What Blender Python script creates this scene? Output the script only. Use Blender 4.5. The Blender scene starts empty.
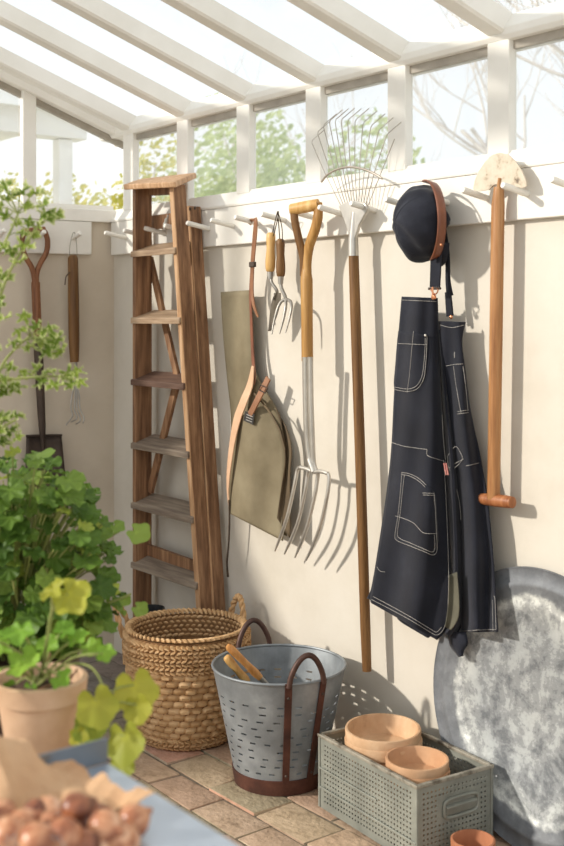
import bpy, bmesh, math, random
from mathutils import Vector, Matrix, noise
PI = math.pi
random.seed(7)
SC = bpy.context.scene
COL = SC.collection

# ------------------------------------------------------------------ camera frame
FPX = 1150.0; CX = 282.0; HY = 317.0; EYE = 1.3
A0 = math.radians(37.5)
DIR = Vector((-math.cos(A0), math.sin(A0), 0)); RGT = Vector((DIR.y, -DIR.x, 0)); UP = Vector((0, 0, 1))
CAM = -(FPX*EYE/(.465*714.0))*(DIR + (114-CX)/FPX*RGT); CAM.z = EYE
def ray(x, y): return DIR + (x-CX)/FPX*RGT - (y-HY)/FPX*UP
def W(x, y, Y=0.0):                      # point on the plane y = Y (parallel to the back wall)
    r = ray(x, y); return CAM + (Y-CAM.y)/r.y*r
def F(x, y, Z=0.0):                      # point on the level z = Z
    r = ray(x, y); return CAM + (Z-CAM.z)/r.z*r
def DP(x, y, d): return CAM + d*ray(x, y)
# the end wall is not quite square to the back wall
KA = math.atan(.138)
LN = Vector((math.cos(KA), -math.sin(KA), 0)); LE = Vector((-math.sin(KA), -math.cos(KA), 0))
def LW(s, z, off=0.0): return LE*s + LN*off + UP*z
def LP(x, y, off=0.0):
    r = ray(x, y); return CAM + (off-CAM.dot(LN))/r.dot(LN)*r

# ------------------------------------------------------------------ materials
def mat(name):
    m = bpy.data.materials.new(name); m.use_nodes = True
    nt = m.node_tree; b = nt.nodes['Principled BSDF']
    return m, nt, b
def N(nt, t, **kw):
    n = nt.nodes.new(t)
    for k, v in kw.items():
        if k in n.inputs.keys(): n.inputs[k].default_value = v
        else: setattr(n, k, v)
    return n
def ramp(nt, stops):
    r = nt.nodes.new('ShaderNodeValToRGB'); e = r.color_ramp.elements
    while len(e) < len(stops): e.new(.5)
    for i, (p, c) in enumerate(stops): e[i].position = p; e[i].color = (*c, 1)
    return r
def srgb(r, g, b):
    f = lambda v: (v/255/12.92 if v/255 <= .04045 else ((v/255+.055)/1.055)**2.4)
    return (f(r), f(g), f(b))
def coords(nt, scale=(1, 1, 1), kind='Object', rot=(0, 0, 0)):
    t = N(nt, 'ShaderNodeTexCoord'); mp = N(nt, 'ShaderNodeMapping')
    mp.inputs['Scale'].default_value = scale; mp.inputs['Rotation'].default_value = rot
    nt.links.new(t.outputs[kind], mp.inputs['Vector']); return mp.outputs['Vector']
def noisy(name, stops, scale=8, detail=6, rough=.6, metal=0, bump=.0, bscale=60, stretch=(1, 1, 1), nrough=.6, spec=.5, coat=0, rot=(0, 0, 0)):
    m, nt, b = mat(name); v = coords(nt, stretch, rot=rot)
    n = N(nt, 'ShaderNodeTexNoise', Scale=scale, Detail=detail, Roughness=nrough); nt.links.new(v, n.inputs['Vector'])
    r = ramp(nt, stops); nt.links.new(n.outputs['Fac'], r.inputs['Fac']); nt.links.new(r.outputs['Color'], b.inputs['Base Color'])
    b.inputs['Roughness'].default_value = rough; b.inputs['Metallic'].default_value = metal
    b.inputs['Specular IOR Level'].default_value = spec
    if coat: b.inputs['Coat Weight'].default_value = coat
    if bump:
        n2 = N(nt, 'ShaderNodeTexNoise', Scale=bscale, Detail=4); nt.links.new(v, n2.inputs['Vector'])
        bp = N(nt, 'ShaderNodeBump', Strength=bump, Distance=.004); nt.links.new(n2.outputs['Fac'], bp.inputs['Height'])
        nt.links.new(bp.outputs['Normal'], b.inputs['Normal'])
    return m
def wood(name, dark, mid, light, grain=(38, 38, 2.2), rough=.55, bump=.25, rot=(0, 0, 0)):
    return noisy(name, [(.30, dark), (.5, mid), (.72, light)], scale=1.6, detail=8, rough=rough, bump=bump, bscale=4, stretch=grain, nrough=.62, spec=.35, rot=rot)

M = {}
M['white_paint'] = noisy('white_paint', [(.3, srgb(230, 226, 217)), (.7, srgb(242, 239, 232))], scale=5, rough=.55, bump=.05)
M['rail_paint'] = noisy('rail_paint', [(.3, srgb(222, 218, 209)), (.7, srgb(233, 229, 221))], scale=6, rough=.5, bump=.04)
M['plaster'] = noisy('plaster', [(.25, srgb(192, 184, 169)), (.5, srgb(206, 199, 186)), (.75, srgb(214, 208, 197))], scale=2.6, detail=8, rough=.85, bump=.22, bscale=28, spec=.2)
M['end_plaster'] = noisy('end_plaster', [(.25, srgb(186, 174, 156)), (.5, srgb(202, 190, 172)), (.75, srgb(212, 201, 184))], scale=2.2, detail=8, rough=.85, bump=.2, bscale=28, spec=.2)
M['old_wood'] = wood('old_ladder_wood', srgb(88, 61, 43), srgb(132, 96, 68), srgb(170, 132, 98))
M['edge_wood'] = wood('pale_ladder_wood', srgb(156, 116, 82), srgb(192, 152, 114), srgb(216, 182, 148))
M['tread_wood'] = wood('grey_tread_wood', srgb(92, 80, 70), srgb(128, 114, 100), srgb(158, 145, 128), grain=(3, 38, 38))
M['tread_pale'] = wood('weathered_tread_wood', srgb(122, 98, 76), srgb(160, 134, 108), srgb(188, 164, 138), grain=(3, 38, 38))
M['tread_brown'] = wood('brown_tread_wood', srgb(70, 50, 42), srgb(98, 74, 62), srgb(120, 94, 80), grain=(3, 38, 38))
M['ash'] = wood('ash_handle_wood', srgb(134, 94, 46), srgb(170, 126, 68), srgb(192, 152, 96), rough=.4)
M['ash_dark'] = wood('dark_handle_wood', srgb(78, 52, 26), srgb(110, 76, 40), srgb(134, 98, 56), rough=.5)
M['honey'] = wood('honey_handle_wood', srgb(128, 84, 48), srgb(164, 116, 72), srgb(190, 146, 102), rough=.42)
M['tee_wood'] = wood('reddish_grip_wood', srgb(112, 64, 36), srgb(148, 92, 56), srgb(172, 116, 76), rough=.45)
M['pale_grip'] = wood('pale_grip_wood', srgb(176, 128, 66), srgb(204, 160, 96), srgb(222, 184, 124), rough=.45)
M['orange_grip'] = wood('orange_grip_wood', srgb(166, 104, 50), srgb(194, 134, 74), srgb(212, 160, 100), rough=.4)
M['spade_wood'] = wood('brown_spade_wood', srgb(90, 54, 32), srgb(124, 80, 52), srgb(154, 106, 72))
M['steel'] = noisy('polished_steel', [(.3, srgb(176, 172, 164)), (.7, srgb(212, 207, 198))], scale=12, rough=.32, metal=.7)
M['dull_steel'] = noisy('dull_steel', [(.3, srgb(132, 128, 121)), (.7, srgb(180, 175, 167))], scale=14, rough=.42, metal=.75)
M['dark_iron'] = noisy('dark_iron', [(.3, srgb(58, 48, 42)), (.7, srgb(92, 78, 68))], scale=12, rough=.6, metal=.5, bump=.1)
M['rust'] = noisy('rusty_iron', [(.3, srgb(58, 34, 26)), (.55, srgb(86, 50, 38)), (.75, srgb(108, 68, 52))], scale=14, rough=.75, metal=.25, bump=.2, bscale=70)
M['handle_iron'] = noisy('brown_handle_iron', [(.3, srgb(62, 44, 38)), (.7, srgb(96, 68, 58))], scale=16, rough=.5, metal=.4, bump=.12)
M['galv'] = noisy('galvanised_sheet', [(.28, srgb(112, 116, 119)), (.5, srgb(136, 141, 144)), (.72, srgb(164, 169, 172))], scale=9, detail=5, rough=.5, metal=.35, bump=.04)
M['zinc_top'] = noisy('zinc_sheet', [(.3, srgb(178, 190, 204)), (.7, srgb(204, 214, 226))], scale=3, rough=.32, metal=.75)
M['zinc_dark'] = noisy('weathered_zinc', [(.3, srgb(104, 110, 116)), (.7, srgb(136, 142, 148))], scale=5, rough=.42, metal=.7)
M['crate'] = noisy('grey_crate_paint', [(.3, srgb(118, 120, 112)), (.6, srgb(146, 148, 138)), (.78, srgb(166, 167, 156))], scale=9, rough=.55, metal=.25, bump=.08)
M['crate_rim'] = noisy('worn_crate_edge', [(.35, srgb(96, 88, 76)), (.5, srgb(150, 144, 130)), (.7, srgb(172, 164, 148))], scale=30, rough=.6, metal=.2)
M['terracotta'] = noisy('pale_terracotta', [(.25, srgb(170, 126, 94)), (.5, srgb(198, 156, 120)), (.75, srgb(216, 180, 146))], scale=7, detail=9, rough=.85, bump=.18, bscale=50, spec=.2)
M['terracotta_worn'] = noisy('chalky_terracotta', [(.25, srgb(142, 108, 82)), (.42, srgb(196, 158, 122)), (.75, srgb(216, 184, 150))], scale=13, detail=10, rough=.9, bump=.3, bscale=60, spec=.15)
M['terracotta_pale'] = noisy('dusty_terracotta', [(.25, srgb(176, 140, 112)), (.5, srgb(202, 168, 138)), (.75, srgb(220, 192, 166))], scale=6, detail=9, rough=.9, bump=.18, bscale=50, spec=.15)
M['terracotta_red'] = noisy('red_terracotta', [(.25, srgb(152, 96, 68)), (.5, srgb(176, 118, 86)), (.75, srgb(194, 144, 112))], scale=8, detail=8, rough=.85, bump=.15, spec=.2)
M['soil'] = noisy('potting_soil', [(.3, srgb(50, 36, 28)), (.7, srgb(88, 64, 48))], scale=60, rough=1, bump=.8, bscale=90)
M['black_plastic'] = noisy('black_plastic', [(.3, srgb(26, 26, 27)), (.7, srgb(38, 38, 38))], scale=10, rough=.5)
M['canvas'] = noisy('olive_canvas', [(.3, srgb(106, 96, 74)), (.5, srgb(124, 113, 90)), (.75, srgb(140, 130, 106))], scale=5, detail=7, rough=.8, bump=.1, bscale=300, spec=.25)
M['canvas_edge'] = noisy('canvas_hem', [(.3, srgb(80, 66, 48)), (.7, srgb(104, 88, 64))], scale=8, rough=.85)
M['tan_leather'] = noisy('tan_leather', [(.3, srgb(196, 154, 120)), (.7, srgb(220, 184, 152))], scale=10, rough=.55, bump=.08)
M['brown_leather'] = noisy('brown_leather', [(.3, srgb(124, 82, 54)), (.7, srgb(154, 108, 76))], scale=16, rough=.5, bump=.08)
M['cap_leather'] = noisy('cap_leather', [(.3, srgb(106, 62, 42)), (.7, srgb(136, 84, 60))], scale=16, rough=.45)
M['brass'] = noisy('brass', [(.3, srgb(150, 108, 62)), (.7, srgb(196, 150, 98))], scale=16, rough=.3, metal=1)
M['copper'] = noisy('copper_rivet', [(.3, srgb(196, 128, 92)), (.7, srgb(226, 164, 126))], scale=16, rough=.3, metal=1)
M['thread'] = noisy('pale_thread', [(.3, srgb(146, 143, 138)), (.7, srgb(176, 172, 166))], scale=50, rough=.9)
M['black_patch'] = noisy('black_patch', [(.4, srgb(30, 27, 25)), (.6, srgb(46, 42, 38))], scale=60, rough=.7)
M['red_tape'] = noisy('red_selvedge', [(.4, srgb(168, 108, 100)), (.6, srgb(196, 140, 130))], scale=40, rough=.9)
M['lining'] = noisy('olive_lining', [(.3, srgb(74, 72, 60)), (.7, srgb(100, 97, 82))], scale=10, rough=.9)
M['paper'] = noisy('brown_paper', [(.3, srgb(172, 134, 98)), (.7, srgb(202, 166, 128))], scale=8, rough=.8, bump=.1, bscale=30)
M['bark'] = noisy('grey_bark', [(.3, srgb(200, 192, 184)), (.7, srgb(222, 215, 208))], scale=10, rough=.95)
M['stem_green'] = noisy('green_stem', [(.3, srgb(120, 132, 66)), (.7, srgb(160, 162, 96))], scale=20, rough=.6)
M['stem_brown'] = noisy('woody_stem', [(.3, srgb(104, 74, 50)), (.7, srgb(140, 104, 70))], scale=20, rough=.8)
M['out_white'] = noisy('outdoor_white_paint', [(.3, srgb(238, 238, 234)), (.7, srgb(248, 248, 244))], scale=3, rough=.7)
M['lawn'] = noisy('pale_gravel', [(.3, srgb(186, 182, 170)), (.7, srgb(214, 210, 200))], scale=3, rough=1)
M['head_shade'] = noisy('shade_grey_paint', [(.3, srgb(150, 142, 130)), (.7, srgb(178, 170, 158))], scale=12, rough=.6)  # grey carries the shade under the window heads
M['cord'] = noisy('dark_cord', [(.3, srgb(52, 40, 30)), (.7, srgb(78, 62, 46))], scale=40, rough=.8)
M['wire'] = noisy('pale_wire', [(.3, srgb(140, 132, 120)), (.7, srgb(176, 168, 156))], scale=40, rough=.4, metal=.9)
M['rake_wire'] = noisy('spring_wire', [(.3, srgb(150, 140, 128)), (.7, srgb(186, 178, 166))], scale=20, rough=.4, metal=.7)

def denim():
    m, nt, b = mat('navy_denim'); v = coords(nt)
    n = N(nt, 'ShaderNodeTexNoise', Scale=5, Detail=8, Roughness=.65); nt.links.new(v, n.inputs['Vector'])
    r = ramp(nt, [(.3, srgb(21, 22, 29)), (.55, srgb(31, 33, 42)), (.80, srgb(52, 55, 66))]); nt.links.new(n.outputs['Fac'], r.inputs['Fac'])
    nt.links.new(r.outputs['Color'], b.inputs['Base Color']); b.inputs['Roughness'].default_value = .85
    b.inputs['Specular IOR Level'].default_value = .2
    b.inputs['Sheen Weight'].default_value = .12
    w = N(nt, 'ShaderNodeTexNoise', Scale=420, Detail=2); nt.links.new(v, w.inputs['Vector'])
    bp = N(nt, 'ShaderNodeBump', Strength=.3, Distance=.002); nt.links.new(w.outputs['Fac'], bp.inputs['Height']); nt.links.new(bp.outputs['Normal'], b.inputs['Normal'])
    return m
M['denim'] = denim()

def glass(name='window_glass', dust=0):
    m = bpy.data.materials.new(name); m.use_nodes = True; nt = m.node_tree; nt.nodes.clear()
    o = N(nt, 'ShaderNodeOutputMaterial'); t = N(nt, 'ShaderNodeBsdfTransparent'); g = N(nt, 'ShaderNodeBsdfGlossy', Roughness=.03)
    t.inputs['Color'].default_value = (.975, .985, .985, 1)
    mx = N(nt, 'ShaderNodeMixShader', Fac=.05)
    nt.links.new(t.outputs[0], mx.inputs[1]); nt.links.new(g.outputs[0], mx.inputs[2])
    last = mx.outputs[0]
    if dust:    # an even film of dust and old limewash spray on the pane
        tl_ = N(nt, 'ShaderNodeBsdfTranslucent'); tl_.inputs['Color'].default_value = (.9, .92, .93, 1)
        m2 = N(nt, 'ShaderNodeMixShader', Fac=dust); nt.links.new(last, m2.inputs[1]); nt.links.new(tl_.outputs[0], m2.inputs[2]); last = m2.outputs[0]
    nt.links.new(last, o.inputs['Surface'])
    return m
M['glass'] = glass(); M['dusty'] = glass('dusty_window_glass', .10); M['dusty_end'] = glass('dusty_end_glass', .05)

def leafmat(name, stops, edge=None, trans=.45):
    m, nt, b = mat(name)
    at = N(nt, 'ShaderNodeAttribute'); at.attribute_name = 'leaf'
    sep = N(nt, 'ShaderNodeSeparateColor'); nt.links.new(at.outputs['Color'], sep.inputs['Color'])
    r = ramp(nt, stops); nt.links.new(sep.outputs['Red'], r.inputs['Fac'])     # red: a tone of its own for each leaf
    colour = r.outputs['Color']
    # veins and margins: green channel runs from the leaf's heart to its edge
    vn = ramp(nt, [(0, (1.25, 1.25, 1.1)), (.25, (1, 1, 1)), (1, (.97, 1, .95))])
    nt.links.new(sep.outputs['Green'], vn.inputs['Fac'])
    mu = N(nt, 'ShaderNodeMix'); mu.data_type = 'RGBA'; mu.blend_type = 'MULTIPLY'; mu.inputs[0].default_value = 1
    nt.links.new(colour, mu.inputs[6]); nt.links.new(vn.outputs['Color'], mu.inputs[7]); colour = mu.outputs[2]
    if edge:
        er = ramp(nt, [(.66, (0, 0, 0)), (.95, (1, 1, 1))]); nt.links.new(sep.outputs['Green'], er.inputs['Fac'])
        me = N(nt, 'ShaderNodeMix'); me.data_type = 'RGBA'; me.inputs[7].default_value = (*edge, 1)
        nt.links.new(er.outputs['Color'], me.inputs[0]); nt.links.new(colour, me.inputs[6]); colour = me.outputs[2]
    nt.links.new(colour, b.inputs['Base Color']); b.inputs['Roughness'].default_value = .5; b.inputs['Specular IOR Level'].default_value = .3
    tr = N(nt, 'ShaderNodeBsdfTranslucent'); nt.links.new(colour, tr.inputs['Color'])
    mx = N(nt, 'ShaderNodeMixShader', Fac=trans); out = nt.nodes['Material Output']
    nt.links.new(b.outputs[0], mx.inputs[1]); nt.links.new(tr.outputs[0], mx.inputs[2]); nt.links.new(mx.outputs[0], out.inputs['Surface'])
    return m
M['leaf'] = leafmat('pelargonium_leaf', [(0, srgb(72, 100, 40)), (.4, srgb(106, 136, 58)), (.8, srgb(142, 166, 78)), (1, srgb(182, 192, 86))])
M['leaf_yellow'] = leafmat('yellowing_leaf', [(0, srgb(134, 152, 62)), (1, srgb(192, 188, 74))], trans=.5)
M['leaf_cream'] = leafmat('variegated_leaf', [(0, srgb(112, 138, 52)), (1, srgb(164, 182, 82))], edge=srgb(214, 218, 160), trans=.4)
M['leaf_bright'] = leafmat('fresh_leaf', [(0, srgb(100, 150, 48)), (1, srgb(150, 186, 70))])
M['leaf_tree'] = leafmat('tree_leaf', [(0, srgb(176, 190, 128)), (1, srgb(208, 216, 160))], trans=.5)
M['leaf_hedge'] = leafmat('hedge_leaf', [(0, srgb(186, 186, 88)), (1, srgb(222, 212, 120))], trans=.5)

def bulbmat():
    m, nt, b = mat('papery_bulb_skin'); v = coords(nt, (1, 1, .25))
    n = N(nt, 'ShaderNodeTexNoise', Scale=90, Detail=6); nt.links.new(v, n.inputs['Vector'])
    oi = N(nt, 'ShaderNodeObjectInfo')
    r1 = ramp(nt, [(.30, srgb(96, 52, 34)), (.52, srgb(160, 98, 64)), (.66, srgb(196, 142, 104)), (.8, srgb(222, 184, 152))])
    ad = N(nt, 'ShaderNodeMath', operation='MULTIPLY_ADD'); ad.inputs[1].default_value = .34; 
    nt.links.new(oi.outputs['Random'], ad.inputs[0])
    s = N(nt, 'ShaderNodeMath', operation='SUBTRACT'); nt.links.new(n.outputs['Fac'], s.inputs[0]); s.inputs[1].default_value = .17
    nt.links.new(s.outputs[0], ad.inputs[2]); nt.links.new(ad.outputs[0], r1.inputs['Fac'])
    nt.links.new(r1.outputs['Color'], b.inputs['Base Color']); b.inputs['Roughness'].default_value = .34
    return m
M['bulb'] = bulbmat()

def brickmat():
    m, nt, b = mat('old_paving_brick'); v = coords(nt)
    g = N(nt, 'ShaderNodeNewGeometry')
    r = ramp(nt, [(0, srgb(172, 154, 128)), (.18, srgb(150, 140, 116)), (.34, srgb(190, 166, 138)), (.5, srgb(192, 142, 120)), (.54, srgb(188, 160, 134)), (.64, srgb(196, 178, 152)), (.86, srgb(176, 146, 124)), (1, srgb(160, 146, 122))])
    nt.links.new(g.outputs['Random Per Island'], r.inputs['Fac'])
    # grey towards the end wall: the corner's shade put into the brick colour
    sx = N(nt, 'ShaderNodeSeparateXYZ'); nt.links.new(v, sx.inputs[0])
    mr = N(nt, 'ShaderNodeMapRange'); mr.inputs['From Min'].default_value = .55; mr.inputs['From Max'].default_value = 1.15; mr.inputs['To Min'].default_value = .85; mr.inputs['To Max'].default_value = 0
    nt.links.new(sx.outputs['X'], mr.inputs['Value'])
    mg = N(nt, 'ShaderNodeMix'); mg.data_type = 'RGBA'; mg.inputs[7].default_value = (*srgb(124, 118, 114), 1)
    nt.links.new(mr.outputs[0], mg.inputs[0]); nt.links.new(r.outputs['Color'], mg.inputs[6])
    n = N(nt, 'ShaderNodeTexNoise', Scale=16, Detail=10, Roughness=.75); nt.links.new(v, n.inputs['Vector'])
    r2 = ramp(nt, [(.32, (.52, .49, .45)), (.45, (.88, .87, .84)), (.56, (1, 1, 1)), (.72, (1.25, 1.26, 1.24))]); nt.links.new(n.outputs['Fac'], r2.inputs['Fac'])
    mu = N(nt, 'ShaderNodeMix'); mu.data_type = 'RGBA'; mu.blend_type = 'MULTIPLY'; mu.inputs[0].default_value = 1
    nt.links.new(mg.outputs[2], mu.inputs[6]); nt.links.new(r2.outputs['Color'], mu.inputs[7]); nt.links.new(mu.outputs[2], b.inputs['Base Color'])
    b.inputs['Roughness'].default_value = .8; b.inputs['Specular IOR Level'].default_value = .3
    n2 = N(nt, 'ShaderNodeTexNoise', Scale=60, Detail=6); nt.links.new(v, n2.inputs['Vector'])
    bp = N(nt, 'ShaderNodeBump', Strength=.7, Distance=.008); nt.links.new(n2.outputs['Fac'], bp.inputs['Height']); nt.links.new(bp.outputs['Normal'], b.inputs['Normal'])
    return m
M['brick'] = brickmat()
M['joint'] = noisy('sandy_joint', [(.3, srgb(96, 86, 72)), (.7, srgb(130, 116, 98))], scale=60, rough=1, bump=.5)

def weavemat():
    m, nt, b = mat('water_hyacinth'); v = coords(nt)
    g = N(nt, 'ShaderNodeNewGeometry')
    r = ramp(nt, [(0, srgb(146, 112, 74)), (.3, srgb(180, 142, 98)), (.7, srgb(202, 166, 122)), (1, srgb(218, 186, 144))])
    n = N(nt, 'ShaderNodeTexNoise', Scale=55, Detail=6); nt.links.new(v, n.inputs['Vector'])
    mxx = N(nt, 'ShaderNodeMath', operation='MULTIPLY_ADD'); mxx.inputs[1].default_value = .55
    nt.links.new(g.outputs['Random Per Island'], mxx.inputs[0])
    s = N(nt, 'ShaderNodeMath', operation='MULTIPLY'); nt.links.new(n.outputs['Fac'], s.inputs[0]); s.inputs[1].default_value = .48
    nt.links.new(s.outputs[0], mxx.inputs[2]); nt.links.new(mxx.outputs[0], r.inputs['Fac'])
    nt.links.new(r.outputs['Color'], b.inputs['Base Color']); b.inputs['Roughness'].default_value = .6; b.inputs['Specular IOR Level'].default_value = .35
    return m
M['weave'] = weavemat()
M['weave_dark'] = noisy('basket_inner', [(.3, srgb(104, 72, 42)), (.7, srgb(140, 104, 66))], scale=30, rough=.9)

def discmat():
    m, nt, b = mat('limescaled_zinc'); v = coords(nt)
    t = N(nt, 'ShaderNodeTexCoord')
    ln = N(nt, 'ShaderNodeVectorMath', operation='LENGTH'); 
    n0 = N(nt, 'ShaderNodeTexNoise', Scale=5, Detail=10, Roughness=.7); nt.links.new(v, n0.inputs['Vector'])
    n1 = N(nt, 'ShaderNodeTexNoise', Scale=13, Detail=14, Roughness=.74, Distortion=.2); nt.links.new(v, n1.inputs['Vector'])
    nt.links.new(t.outputs['Object'], ln.inputs[0])
    # radius wobbles with the noise, so the lime ring and the wet centre have ragged edges
    add = N(nt, 'ShaderNodeMath', operation='MULTIPLY_ADD'); add.inputs[1].default_value = .09
    nt.links.new(n0.outputs['Fac'], add.inputs[0]); nt.links.new(ln.outputs['Value'], add.inputs[2])
    r = ramp(nt, [(0, srgb(146, 148, 147)), (.22, srgb(136, 139, 140)), (.288, srgb(160, 162, 160)), (.298, srgb(196, 198, 195)), (.308, srgb(192, 194, 190)), (.318, srgb(120, 123, 126)), (.37, srgb(112, 115, 119)), (.45, srgb(106, 109, 113))])
    nt.links.new(add.outputs[0], r.inputs['Fac'])
    r2 = ramp(nt, [(.38, (.46, .47, .49)), (.45, (.70, .71, .73)), (.465, (.92, .92, .93)), (.52, (1.0, 1.0, 1.0)), (.535, (1.35, 1.35, 1.33)), (.62, (1.6, 1.6, 1.57))]); nt.links.new(n1.outputs['Fac'], r2.inputs['Fac'])
    # blotches only where water stood, inside the lime ring
    bl = ramp(nt, [(.30, (1, 1, 1)), (.33, (.35, .35, .35))]); nt.links.new(add.outputs[0], bl.inputs['Fac'])
    mu = N(nt, 'ShaderNodeMix'); mu.data_type = 'RGBA'; mu.blend_type = 'MULTIPLY'
    nt.links.new(bl.outputs['Color'], mu.inputs[0])
    nt.links.new(r.outputs['Color'], mu.inputs[6]); nt.links.new(r2.outputs['Color'], mu.inputs[7]); nt.links.new(mu.outputs[2], b.inputs['Base Color'])
    b.inputs['Roughness'].default_value = .65; b.inputs['Metallic'].default_value = .15
    return m
M['disc'] = discmat()
def blademat():
    m, nt, b = mat('pale_flaking_blade'); v = coords(nt)
    n0 = N(nt, 'ShaderNodeTexNoise', Scale=26, Detail=10, Roughness=.72); nt.links.new(v, n0.inputs['Vector'])
    r = ramp(nt, [(.36, srgb(96, 82, 68)), (.42, srgb(178, 162, 140)), (.47, srgb(198, 186, 166)), (.7, srgb(212, 202, 186))]); nt.links.new(n0.outputs['Fac'], r.inputs['Fac'])
    nt.links.new(r.outputs['Color'], b.inputs['Base Color']); b.inputs['Roughness'].default_value = .7
    return m
M['blade'] = blademat()

# ------------------------------------------------------------------ building helpers
def world_off(o):
    v = Vector((0, 0, 0))
    while o is not None: v += o.location; o = o.parent
    return v
class MB:
    def __init__(s): s.bm = bmesh.new()
    def box(s, c, size, rot=None, bev=0):
        vs = []
        R = rot or Matrix.Identity(3)
        for i in (-1, 1):
            for j in (-1, 1):
                for k in (-1, 1):
                    vs.append(s.bm.verts.new(Vector(c) + R @ Vector((i*size[0]/2, j*size[1]/2, k*size[2]/2))))
        f = [(0, 1, 3, 2), (4, 6, 7, 5), (0, 4, 5, 1), (2, 3, 7, 6), (0, 2, 6, 4), (1, 5, 7, 3)]
        fs = [s.bm.faces.new([vs[i] for i in q]) for q in f]
        if bev:
            es = list({e for q in fs for e in q.edges})
            bmesh.ops.bevel(s.bm, geom=es, offset=bev, segments=2, affect='EDGES', profile=.6)
        return s
    def hexa(s, pts):   # eight corners: 4 of one end (ring order), 4 of the other
        v = [s.bm.verts.new(p) for p in pts]
        for q in ((3, 2, 1, 0), (4, 5, 6, 7), (0, 1, 5, 4), (1, 2, 6, 5), (2, 3, 7, 6), (3, 0, 4, 7)): s.bm.faces.new([v[i] for i in q])
        return s
    def bar(s, a, b, wvec, hvec):   # a straight bar of rectangular section
        a, b, w, h = Vector(a), Vector(b), Vector(wvec)/2, Vector(hvec)/2
        return s.hexa([a-w-h, a+w-h, a+w+h, a-w+h, b-w-h, b+w-h, b+w+h, b-w+h])
    def tube(s, pts, r, n=8, cap=True, flat=None):
        pts = [Vector(p) for p in pts]; L = len(pts)
        rs = r if isinstance(r, (list, tuple)) else [r]*L
        rings = []; ref = None
        for i, p in enumerate(pts):
            t = (pts[min(i+1, L-1)]-pts[max(i-1, 0)]).normalized()
            if ref is None:
                ref = Vector((0, 0, 1)) if abs(t.z) < .9 else Vector((1, 0, 0))
                if flat is not None: ref = Vector(flat)
            x = (ref - t*ref.dot(t)); x = x.normalized() if x.length > 1e-6 else t.orthogonal().normalized()
            ref = x; y = t.cross(x)
            ri = rs[i]; ra, rb = ri if isinstance(ri, (tuple, list)) else (ri, ri)
            rings.append([s.bm.verts.new(p + x*math.cos(2*PI*k/n)*ra + y*math.sin(2*PI*k/n)*rb) for k in range(n)])
        for a, b in zip(rings, rings[1:]):
            for k in range(n): s.bm.faces.new([a[k], a[(k+1) % n], b[(k+1) % n], b[k]])
        if cap:
            s.bm.faces.new(rings[0][::-1]); s.bm.faces.new(rings[-1])
        return s
    def ribbon(s, pts, w, wvec, t=.003):    # flat strap: width w along wvec (one vector or one for each point), thickness t
        pts = [Vector(p) for p in pts]; L = len(pts); rings = []
        ws = w if isinstance(w, (list, tuple)) else [w]*L
        wv = wvec if isinstance(wvec, list) else [wvec]*L
        for i, p in enumerate(pts):
            tg = (pts[min(i+1, L-1)]-pts[max(i-1, 0)]).normalized(); wx = Vector(wv[i]); wx = (wx-tg*wx.dot(tg)).normalized(); nn = tg.cross(wx)
            a, b = wx*ws[i]/2, nn*t/2
            rings.append([s.bm.verts.new(q) for q in (p-a-b, p+a-b, p+a+b, p-a+b)])
        for a, b in zip(rings, rings[1:]):
            for k in range(4): s.bm.faces.new([a[k], a[(k+1) % 4], b[(k+1) % 4], b[k]])
        s.bm.faces.new(rings[0][::-1]); s.bm.faces.new(rings[-1]); return s
    def lathe(s, prof, c=(0, 0, 0), n=32, rot=None, closed=False, wob=0):
        c = Vector(c); R = rot or Matrix.Identity(3); rings = []
        for j, (r, z) in enumerate(prof):
            if r < 1e-6: rings.append([s.bm.verts.new(c + R @ Vector((0, 0, z)))])
            else:
                rings.append([s.bm.verts.new(c + R @ Vector((r*(1+wob*math.sin(3*2*PI*k/n+j))*math.cos(2*PI*k/n), r*(1+wob*math.cos(2*2*PI*k/n+j*.7))*math.sin(2*PI*k/n), z))) for k in range(n)])
        pr = list(zip(rings, rings[1:]))
        if closed: pr.append((rings[-1], rings[0]))
        for a, b in pr:
            if len(a) == 1 and len(b) == 1: continue
            for k in range(n):
                if len(a) == 1: s.bm.faces.new([a[0], b[(k+1) % n], b[k]])
                elif len(b) == 1: s.bm.faces.new([a[k], a[(k+1) % n], b[0]])
                else: s.bm.faces.new([a[k], a[(k+1) % n], b[(k+1) % n], b[k]])
        return s
    def grid(s, fn, nu, nv):
        g = [[s.bm.verts.new(fn(u/nu, v/nv)) for u in range(nu+1)] for v in range(nv+1)]
        for v in range(nv):
            for u in range(nu): s.bm.faces.new([g[v][u], g[v+1][u], g[v+1][u+1], g[v][u+1]])
        return s
    def prism(s, outline, vec):     # a closed outline pushed along vec
        vec = Vector(vec); a = [s.bm.verts.new(p) for p in outline]; b = [s.bm.verts.new(Vector(p)+vec) for p in outline]; n = len(a)
        s.bm.faces.new(a); s.bm.faces.new(b[::-1])
        for k in range(n): s.bm.faces.new([a[k], b[k], b[(k+1) % n], a[(k+1) % n]])
        return s
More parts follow.
